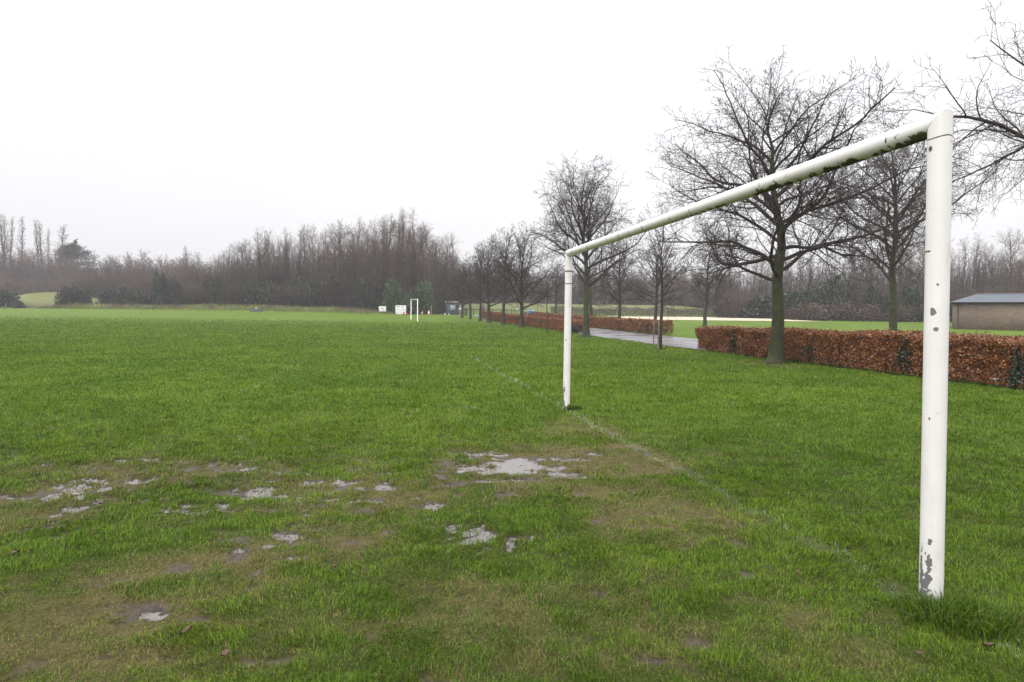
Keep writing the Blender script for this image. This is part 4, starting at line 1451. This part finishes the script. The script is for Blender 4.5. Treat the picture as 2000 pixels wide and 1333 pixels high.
def red_bag():
    x, y = at(791.5, 106.5)
    o = thing('sports_bag', 'red round sports bag with white patch lying before the larger white notice board', 'bag', (x, y, T(x, y)), .15)
    P = [(-.36, 0, .2), (-.33, 0, .2), (-.25, 0, .2), (.25, 0, .2), (.33, 0, .2), (.36, 0, .2)]
    MB().tube(P, [.06, .15, .2, .2, .15, .06], 18).build('body', M['red'], o, True)
    MB().box(-.1, .1, -.215, -.195, .08, .32).build('patch', M['white'], o, bevel=.008)
    MB().tube([(-.16, -.1, .38), (-.1, -.06, .46), (.1, -.06, .46), (.16, -.1, .38)], .016, 6).build('handle', M['black'], o, True)
red_bag()

def pole(name, label, px, Y, h, r, mat, cat='post', group=None, cap=None):
    x, y = at(px, Y)
    o = thing(name, label, cat, (x, y, T(x, y)), 0, group)
    MB().tube([(0, 0, -.2), (0, 0, h-.02), (0, 0, h)], [r, r, r*.6], 10).build('shaft', mat, o, True)
    if cap:
        MB().tube([(0, 0, h), (0, 0, h+.1)], [r*1.15, r*1.15], 10).build('cap', cap, o, True)
    else:
        MB().tube([(0, 0, -.02), (0, 0, .05)], [r*1.8, r*1.3], 10).build('collar', mat, o, True)
    return o
pole('marker_pole', 'thin pale pole standing between traffic cone and kiosk', 842.5, 112, 1.45, .035, M['grey'])
pole('marker_pole', 'short thin grey pole behind the smaller traffic cone', 828.5, 113, .9, .03, M['grey'])
for px, lab in ((135, 'short wooden post at the field edge below the pale mound'), (280, 'short wooden post at the field edge left of the ivy column'), (452.5, 'short wooden post at the field edge left of the concrete block'), (12, 'short wooden post at the field edge at far left')):
    pole('wooden_post', lab, px, 105.2, 1.0, .07, M['post_wood'], 'post', 'posts along the field edge')

def block():
    x, y = at(501, 104.5)
    o = thing('concrete_trough', 'low dark concrete trough at the far edge of the field before the bank', 'trough', (x, y, T(x, y)), .05)
    MB().box(-.88, .88, -.25, .25, -.05, .42).build('body', M['conc'], o, bevel=.03)
    MB().box(-.92, .92, -.29, .29, .422, .52).build('rim', M['conc'], o, bevel=.02)
    MB().box(-.1, .12, -.2, .12, .523, .62).build('box', M['white'], o, bevel=.01)
block()

def rail_fence():
    Y0 = 106
    pts = [(905, 106), (925, 105), (940, 104), (962, 103), (978, 102.5), (990, 102), (1005, 101), (1020, 100)]
    g = [(*at(a, b), 0) for a, b in pts]
    g = [(x, y, T(x, y)) for x, y, _ in g]
    o = thing('rail_fence', 'black post and rail fence in front of the pale grass hill', 'fence', g[0])
    b = np.array(g[0])
    for i, p in enumerate(g):
        q = np.array(p)-b
        MB().box(q[0]-.05, q[0]+.05, q[1]-.05, q[1]+.05, q[2]-.2, q[2]+1.02).build('post', M['black'], o, bevel=.008)
    for zz in (1.0,):
        P = [tuple(np.array(p)-b+np.array([0, -.08, zz])) for p in g]
        MB().tube(P, .055, 8).build('rail', M['black'], o, True)
    # gate posts at the path end
    for px in (908.5, 911.5):
        x, y = at(px, 103)
        pp = thing('gate_post', 'thick black gate post at the fence end, %s of the pair' % ('left' if px < 910 else 'right'), 'post', (x, y, T(x, y)), 0, 'gate posts at the path end')
        MB().box(-.07, .07, -.07, .07, -.2, 1.1).build('shaft', M['black'], pp, bevel=.01)
        MB().box(-.085, .085, -.085, .085, 1.102, 1.15).build('cap', M['black'], pp, bevel=.01)
rail_fence()

def purple_sign():
    x, y = at(941, 99)
    o = thing('banner_sign', 'purple and pink upright banner sign behind the far hedge end', 'sign', (x, y, T(x, y)))
    zt = zat(941, 597, y)-T(x, y)
    MB().box(-.31, .31, 0, .05, .72, zt).build('panel', M['purple'], o, bevel=.006)
    MB().box(-.31, .31, .0, .05, .1, .717).build('lower_panel', M['pink'], o, bevel=.006)
    mb = MB()
    for z, a, b in ((.82, -.2, .05), (.74, -.2, .12), (.62, -.2, .2), (.55, -.2, .16)):
        mb.box(a, b, -.01, -.002, .72+(zt-.72)*z-.02, .72+(zt-.72)*z+.03)
    mb.build('lettering', M['inkgrey'], o)
    for s in (-1, 1):
        MB().tube([(s*.29, .09, -.2), (s*.29, .09, zt)], .03, 8).build('leg', M['black'], o, True)
purple_sign()

def blue_sign():
    Y = 84
    x, y = at(1036, Y)
    z0 = T(x, y)
    o = thing('blue_sign', 'light blue sign panel with dark marks showing above the far hedges', 'sign', (x, y, z0))
    zb, zt = zat(1036, 612.5, Y)-z0, zat(1036, 606, Y)-z0
    MB().box(-.45, .45, 0, .04, zb, zt).build('panel', M['blue'], o, bevel=.006)
    mb = MB()
    for a, b in ((-.32, -.12), (-.06, .12), (.2, .34)):
        mb.box(a, b, -.01, -.002, zb+.12, zb+.24)
    mb.build('lettering', M['navy'], o)
    MB().box(-.43, -.2, -.01, -.002, zb+.28, zt-.02).box(.2, .43, -.01, -.002, zb+.28, zt-.02).build('pale_mark', M['white'], o)
    for s in (-1, 1):
        MB().tube([(s*.38, .075, -.2), (s*.38, .075, zt)], .03, 8).build('leg', M['grey'], o, True)
blue_sign()
pole('bollard', 'dark bollard on the pale grass before the hill', 999, 112, 1.0, .1, M['post_wood'], 'bollard', 'bollards before the hill')
pole('bollard', 'dark bollard with white top on the pale grass', 1009.5, 108, 1.0, .09, M['post_wood'], 'bollard', 'bollards before the hill', M['white'])
pole('young_post', 'thin dark post of a newly planted tree behind the blue sign', 1049.5, 100, 2.4, .035, M['post_wood'], 'post')

def bench_slab():
    x, y = at(1197, 84)
    o = thing('park_bench', 'pale backless bench behind the back beech hedge', 'bench', (x, y, T(x, y)), .05)
    zt = zat(1197, 617.3, y)-T(x, y)
    MB().box(-.72, .72, -.22, .22, zt-.1, zt).build('seat', M['bench'], o, bevel=.015)
    for s in (-1, 1):
        MB().box(s*.5-.09, s*.5+.09, -.18, .18, -.1, zt-.102).build('leg', M['conc'], o, bevel=.01)
bench_slab()

# ------------------------------------------------------------------ brick building
def building():
    x, y = at(1862, 68)
    z0 = T(x, y)
    ang = math.radians(-32)
    o = thing('brick_building', 'low buff brick building with blue grey hipped roof at right edge', 'building', (x, y, z0), ang)
    L, D, H = 17.0, 7.0, 2.5
    MB().box(0, L, 0, D, -.4, H).build('wall', M['brick'], o)
    MB().box(-.22, L+.22, -.25, D+.25, H+.003, H+.16).build('fascia', M['fascia'], o)
    e, rz = .28, 3.52
    a = [(-e, -e-.03, H+.165), (L+e, -e-.03, H+.165), (L+e, D+e, H+.165), (-e, D+e, H+.165)]
    r0, r1 = (1.9, D/2, rz), (L-1.9, D/2, rz)
    mb = MB()
    n = 46
    def tiles(p0, p1, q1, q0, rows):
        """overlapping tile courses from eaves p0p1 up to ridge q0q1"""
        P0, P1, Q0, Q1 = [Vector(v) for v in (p0, p1, q0, q1)]
        nrm = (P1-P0).cross(Q0-P0).normalized()
        for k in range(rows):
            f0, f1 = k/rows, (k+1)/rows
            A, B = P0.lerp(Q0, f0), P1.lerp(Q1, f0)
            C, Dd = P1.lerp(Q1, f1), P0.lerp(Q0, f1)
            A, B = A+nrm*.03, B+nrm*.03
            mb.face([A, B, C, Dd])
            A2, B2 = A-nrm*.034, B-nrm*.034
            mb.face([A2, B2, B, A])
    tiles(a[0], a[1], r1, r0, 9)
    tiles(a[2], a[3], r0, r1, 9)
    tiles(a[3], a[0], r0, r0, 9)
    tiles(a[1], a[2], r1, r1, 9)
    roof = mb.build('roof', M['roof'], o)
    MB().tube([r0, r1], .09, 8).build('ridge_cap', M['roof'], roof, True)
    MB().tube([(-.3, -.36, H+.12), (L+.3, -.36, H+.12)], .06, 8).build('gutter', M['fascia'], o, True)
    MB().tube([(.35, -.07, -.2), (.35, -.07, H)], .04, 8).build('downpipe', M['fascia'], o, True)
building()

def railing():
    x0, y0 = at(1840, 74)
    o = thing('metal_railing', 'grey metal railing beside the left wall of the brick building', 'railing', (x0, y0, T(x0, y0)), math.radians(-20))
    L = 2.0
    for z in (.15, 1.05):
        MB().tube([(0, 0, z), (L, 0, z)], .025, 8).build('rail', M['grey'], o, True)
    for k in range(9):
        MB().tube([(L*k/8, .0, -.1 if k in (0, 8) else .15), (L*k/8, 0, 1.05)], .03 if k in (0, 8) else .012, 6).build('bar', M['grey'], o)
railing()

# ------------------------------------------------------------------ person by the kiosk
def person():
    x, y = at(899.6, 106)
    o = thing('person', 'distant person in white jacket and tan trousers standing right of the kiosk', 'person', (x, y, T(x, y)), .3)
    def skin(name, pts, edges, rad, mat, root=0, sub=1):
        me = bpy.data.meshes.new(name)
        me.from_pydata(pts, edges, [])
        ob = link(name, me, mat, o)
        m = ob.modifiers.new('skin', 'SKIN')
        for i, r in enumerate(rad):
            me.skin_vertices[0].data[i].radius = r if hasattr(r, '__len__') else (r, r)
        me.skin_vertices[0].data[root].use_root = True
        s = ob.modifiers.new('sub', 'SUBSURF')
        s.levels = s.render_levels = sub
        m.use_smooth_shade = True
        return ob
    pts = [(0, 0, .93), (0, 0, 1.1), (0, 0, 1.3), (0, 0, 1.43), (0, -.01, 1.52), (0, -.03, 1.6), (0, -.02, 1.68), (0, -.01, 1.74)]
    ed = [(i, i+1) for i in range(7)]
    rad = [(.16, .11), (.14, .1), (.17, .11), (.1, .08), (.05, .05), (.07, .085), (.075, .09), (.045, .06)]
    for s in (-1, 1):
        b = len(pts)
        pts += [(s*.09, 0, .84), (s*.1, -.02, .48), (s*.1, .02, .1), (s*.1, 0, .04), (s*.1, -.14, .03)]
        ed += [(0, b), (b, b+1), (b+1, b+2), (b+2, b+3), (b+3, b+4)]
        rad += [.085, .055, .04, .04, .03]
        b = len(pts)
        pts += [(s*.19, 0, 1.38), (s*.23, .02, 1.12), (s*.22, -.08, .9), (s*.22, -.11, .83)]
        ed += [(2, b), (b, b+1), (b+1, b+2), (b+2, b+3)]
        rad += [.055, .04, .03, (.02, .035)]
        h = b+3
        for k in range(5):
            f = len(pts)
            fx = s*.22+(k-1.5)*.016
            if k == 4:
                pts += [(s*.19, -.13, .83), (s*.185, -.15, .8)]
            else:
                ln = (.075, .085, .08, .06)[k]
                pts += [(fx, -.12, .79), (fx, -.115, .79-ln)]
            ed += [(h, f), (f, f+1)]
            rad += [.009, .007]
    skin('body', pts, ed, rad, M['skin'])
    jp = [(0, 0, .9), (0, 0, 1.12), (0, 0, 1.3), (0, 0, 1.44)]
    je = [(0, 1), (1, 2), (2, 3)]
    jr = [(.185, .14), (.17, .13), (.2, .14), (.1, .09)]
    for s in (-1, 1):
        b = len(jp)
        jp += [(s*.2, 0, 1.38), (s*.24, .02, 1.12), (s*.23, -.06, .94)]
        je += [(2, b), (b, b+1), (b+1, b+2)]
        jr += [.075, .06, .048]
    skin('jacket', jp, je, jr, M['jacket'])
    tp = [(0, 0, .94)]
    te = []
    trr = [(.17, .125)]
    for s in (-1, 1):
        b = len(tp)
        tp += [(s*.09, 0, .82), (s*.1, -.02, .48), (s*.1, .02, .12)]
        te += [(0, b), (b, b+1), (b+1, b+2)]
        trr += [.1, .075, .065]
    skin('trousers', tp, te, trr, M['trouser'])
    skin('hair', [(0, .02, 1.66), (0, .01, 1.73), (0, -.01, 1.775)], [(0, 1), (1, 2)], [(.075, .08), (.08, .09), (.05, .06)], M['hair'])
    for s in (-1, 1):
        skin('shoe', [(s*.1, .05, .05), (s*.1, -.05, .05), (s*.1, -.17, .04)], [(0, 1), (1, 2)], [(.05, .05), (.055, .05), (.045, .035)], M['shoe'])
person()

# ------------------------------------------------------------------ fallen leaves
def fallen_leaf(px, py, size, rz, lab, seed):
    x, y = gp(px, py)
    rg = random.Random(seed)
    out = [(0, -.5)]
    for t in np.linspace(-.45, .45, 9):
        wd = .32*math.cos(t*PI*.95)*(1+.25*math.sin(t*40))
        out.append((wd, t))
    V = []
    for t in np.linspace(-.5, .5, 11):
        wd = .34*math.cos(t*PI*.98)**.8*(1+.22*math.sin(t*38+seed))+.01
        zc = .10*math.cos(t*5+seed)+.12
        V += [(-wd*size, t*size, (zc+.22)*size), (0, t*size, zc*size), (wd*size, t*size, (zc+.16+.1*rg.random())*size)]
    q = []
    for k in range(10):
        b = k*3
        q += [[b, b+1, b+4, b+3], [b+1, b+2, b+5, b+4]]
    me = mesh_from('fallen_leaf', V, q, smooth=True)
    o = link('fallen_leaf', me, M['deadleaf'])
    o.scale = (.62, .62, .62)
    o.location = (x, y, T(x, y)+.02)
    o.rotation_euler = (rg.uniform(-.3, .3), rg.uniform(-.3, .3), rz)
    tag(o, lab, 'leaf', 'fallen brown leaves on the grass')
for k, (px, py, s, lab) in enumerate([(32, 1090, .09, 'reddish brown fallen leaf on grass at the far left above a mud patch'), (197, 993, .07, 'brown fallen leaf beside a small puddle on the left'), (365, 1246, .085, 'dark crumpled fallen leaf near the lower left mud'),
                                      (655, 1116, .07, 'brown fallen leaf in grass left of centre'), (1930, 1276, .085, 'orange brown fallen leaf in grass right of the nearer goalpost'), (1795, 1292, .06, 'pale brown fallen leaf in grass below the nearer goalpost tuft'),
                                      (1933, 1130, .06, 'small brown fallen leaf right of the nearer goalpost foot'), (1560, 1128, .05, 'tiny brown fallen leaf left of nearer goalpost foot'), (440, 1290, .07, 'dark fallen leaf at bottom left edge of the grass'),
                                      (1540, 972, .06, 'brown fallen leaf on the grass right of the goal line')]):
    fallen_leaf(px, py, s, k*1.1, lab, k)

# ------------------------------------------------------------------ haze, light, camera
def haze():
    me = MB().box(-260, 260, -30, 330, -2, 36)
    m = bpy.data.materials.new('rain haze')
    m.use_nodes = True
    nt = m.node_tree
    nt.nodes.remove(nt.nodes['Principled BSDF'])
    v = nt.nodes.new('ShaderNodeVolumePrincipled')
    v.inputs['Color'].default_value = (.92, .92, .96, 1)
    v.inputs['Density'].default_value = HAZE
    v.inputs['Anisotropy'].default_value = .2
    nt.links.new(v.outputs[0], nt.nodes['Material Output'].inputs['Volume'])
    o = me.build('haze', m)
    tag(o, 'thin grey rain haze over the field', kind='stuff')
HAZE = .0008
haze()

W = bpy.data.worlds.new('World')
SC.world = W
W.use_nodes = True
nt = W.node_tree
bg = nt.nodes['Background']
sky = nt.nodes.new('ShaderNodeTexSky')
sky.sky_type = 'NISHITA'
sky.sun_disc = False
SUN_EL, SUN_AZ = math.radians(38), math.radians(215)
sky.sun_elevation = SUN_EL
sky.sun_rotation = SUN_AZ
sky.air_density = 2
sky.dust_density = 5
hs = nd(nt, 'ShaderNodeHueSaturation')
hs.inputs['Saturation'].default_value = .25
nt.links.new(sky.outputs[0], hs.inputs['Color'])
tc = nt.nodes.new('ShaderNodeTexCoord')
sp = nt.nodes.new('ShaderNodeSeparateXYZ')
nt.links.new(tc.outputs['Generated'], sp.inputs[0])
cl = ramp(nt, sp.outputs[2], [(0.0, (.80, .795, .83)), (.15, (.86, .855, .885)), (.42, (.92, .915, .94)), (.60, (1.9, 1.89, 1.92)), (1.0, (2.95, 2.93, 2.97))])
cn = noise(nt, tc.outputs['Generated'], 1.7, 4, .5)
cl = mix(nt, .9, cl, ramp(nt, cn, [(.3, (.955, .955, .96)), (.7, (1.03, 1.03, 1.03))]), 'MULTIPLY')
nt.links.new(cl, bg.inputs['Color'])
bg.inputs['Strength'].default_value = 1.0
b2 = nt.nodes.new('ShaderNodeBackground')
b2.inputs['Strength'].default_value = .05
nt.links.new(hs.outputs[0], b2.inputs['Color'])
ad = nt.nodes.new('ShaderNodeAddShader')
nt.links.new(bg.outputs[0], ad.inputs[0])
nt.links.new(b2.outputs[0], ad.inputs[1])
nt.links.new(ad.outputs[0], nt.nodes['World Output'].inputs['Surface'])

sl = bpy.data.lights.new('sun', 'SUN')
sl.energy = .8
sl.angle = math.radians(50)
sl.color = (1, .97, .93)
so = bpy.data.objects.new('sun', sl)
COL.objects.link(so)
so.rotation_euler = (PI/2-SUN_EL, 0, PI-SUN_AZ)

cam = bpy.data.cameras.new('camera')
cam.lens = 24
cam.sensor_width = 36
cam.clip_end = 8000
cam.clip_start = .05
co = bpy.data.objects.new('camera', cam)
COL.objects.link(co)
mm = Matrix([list(r) for r in RM]).to_4x4()
mm.translation = (0, 0, EYE)
co.matrix_world = mm
SC.camera = co

SC.view_settings.view_transform = 'Standard'
SC.view_settings.look = 'None'
SC.view_settings.exposure = 0
SC.view_settings.gamma = 1
SC.render.engine = 'CYCLES'
SC.cycles.use_denoising = True
SC.cycles.denoiser = 'OPENIMAGEDENOISE'
SC.cycles.denoising_input_passes = 'RGB_ALBEDO_NORMAL'
SC.cycles.denoising_prefilter = 'ACCURATE'
SC.cycles.volume_bounces = 0
SC.cycles.max_bounces = 6
SC.cycles.diffuse_bounces = 3
SC.cycles.transparent_max_bounces = 8
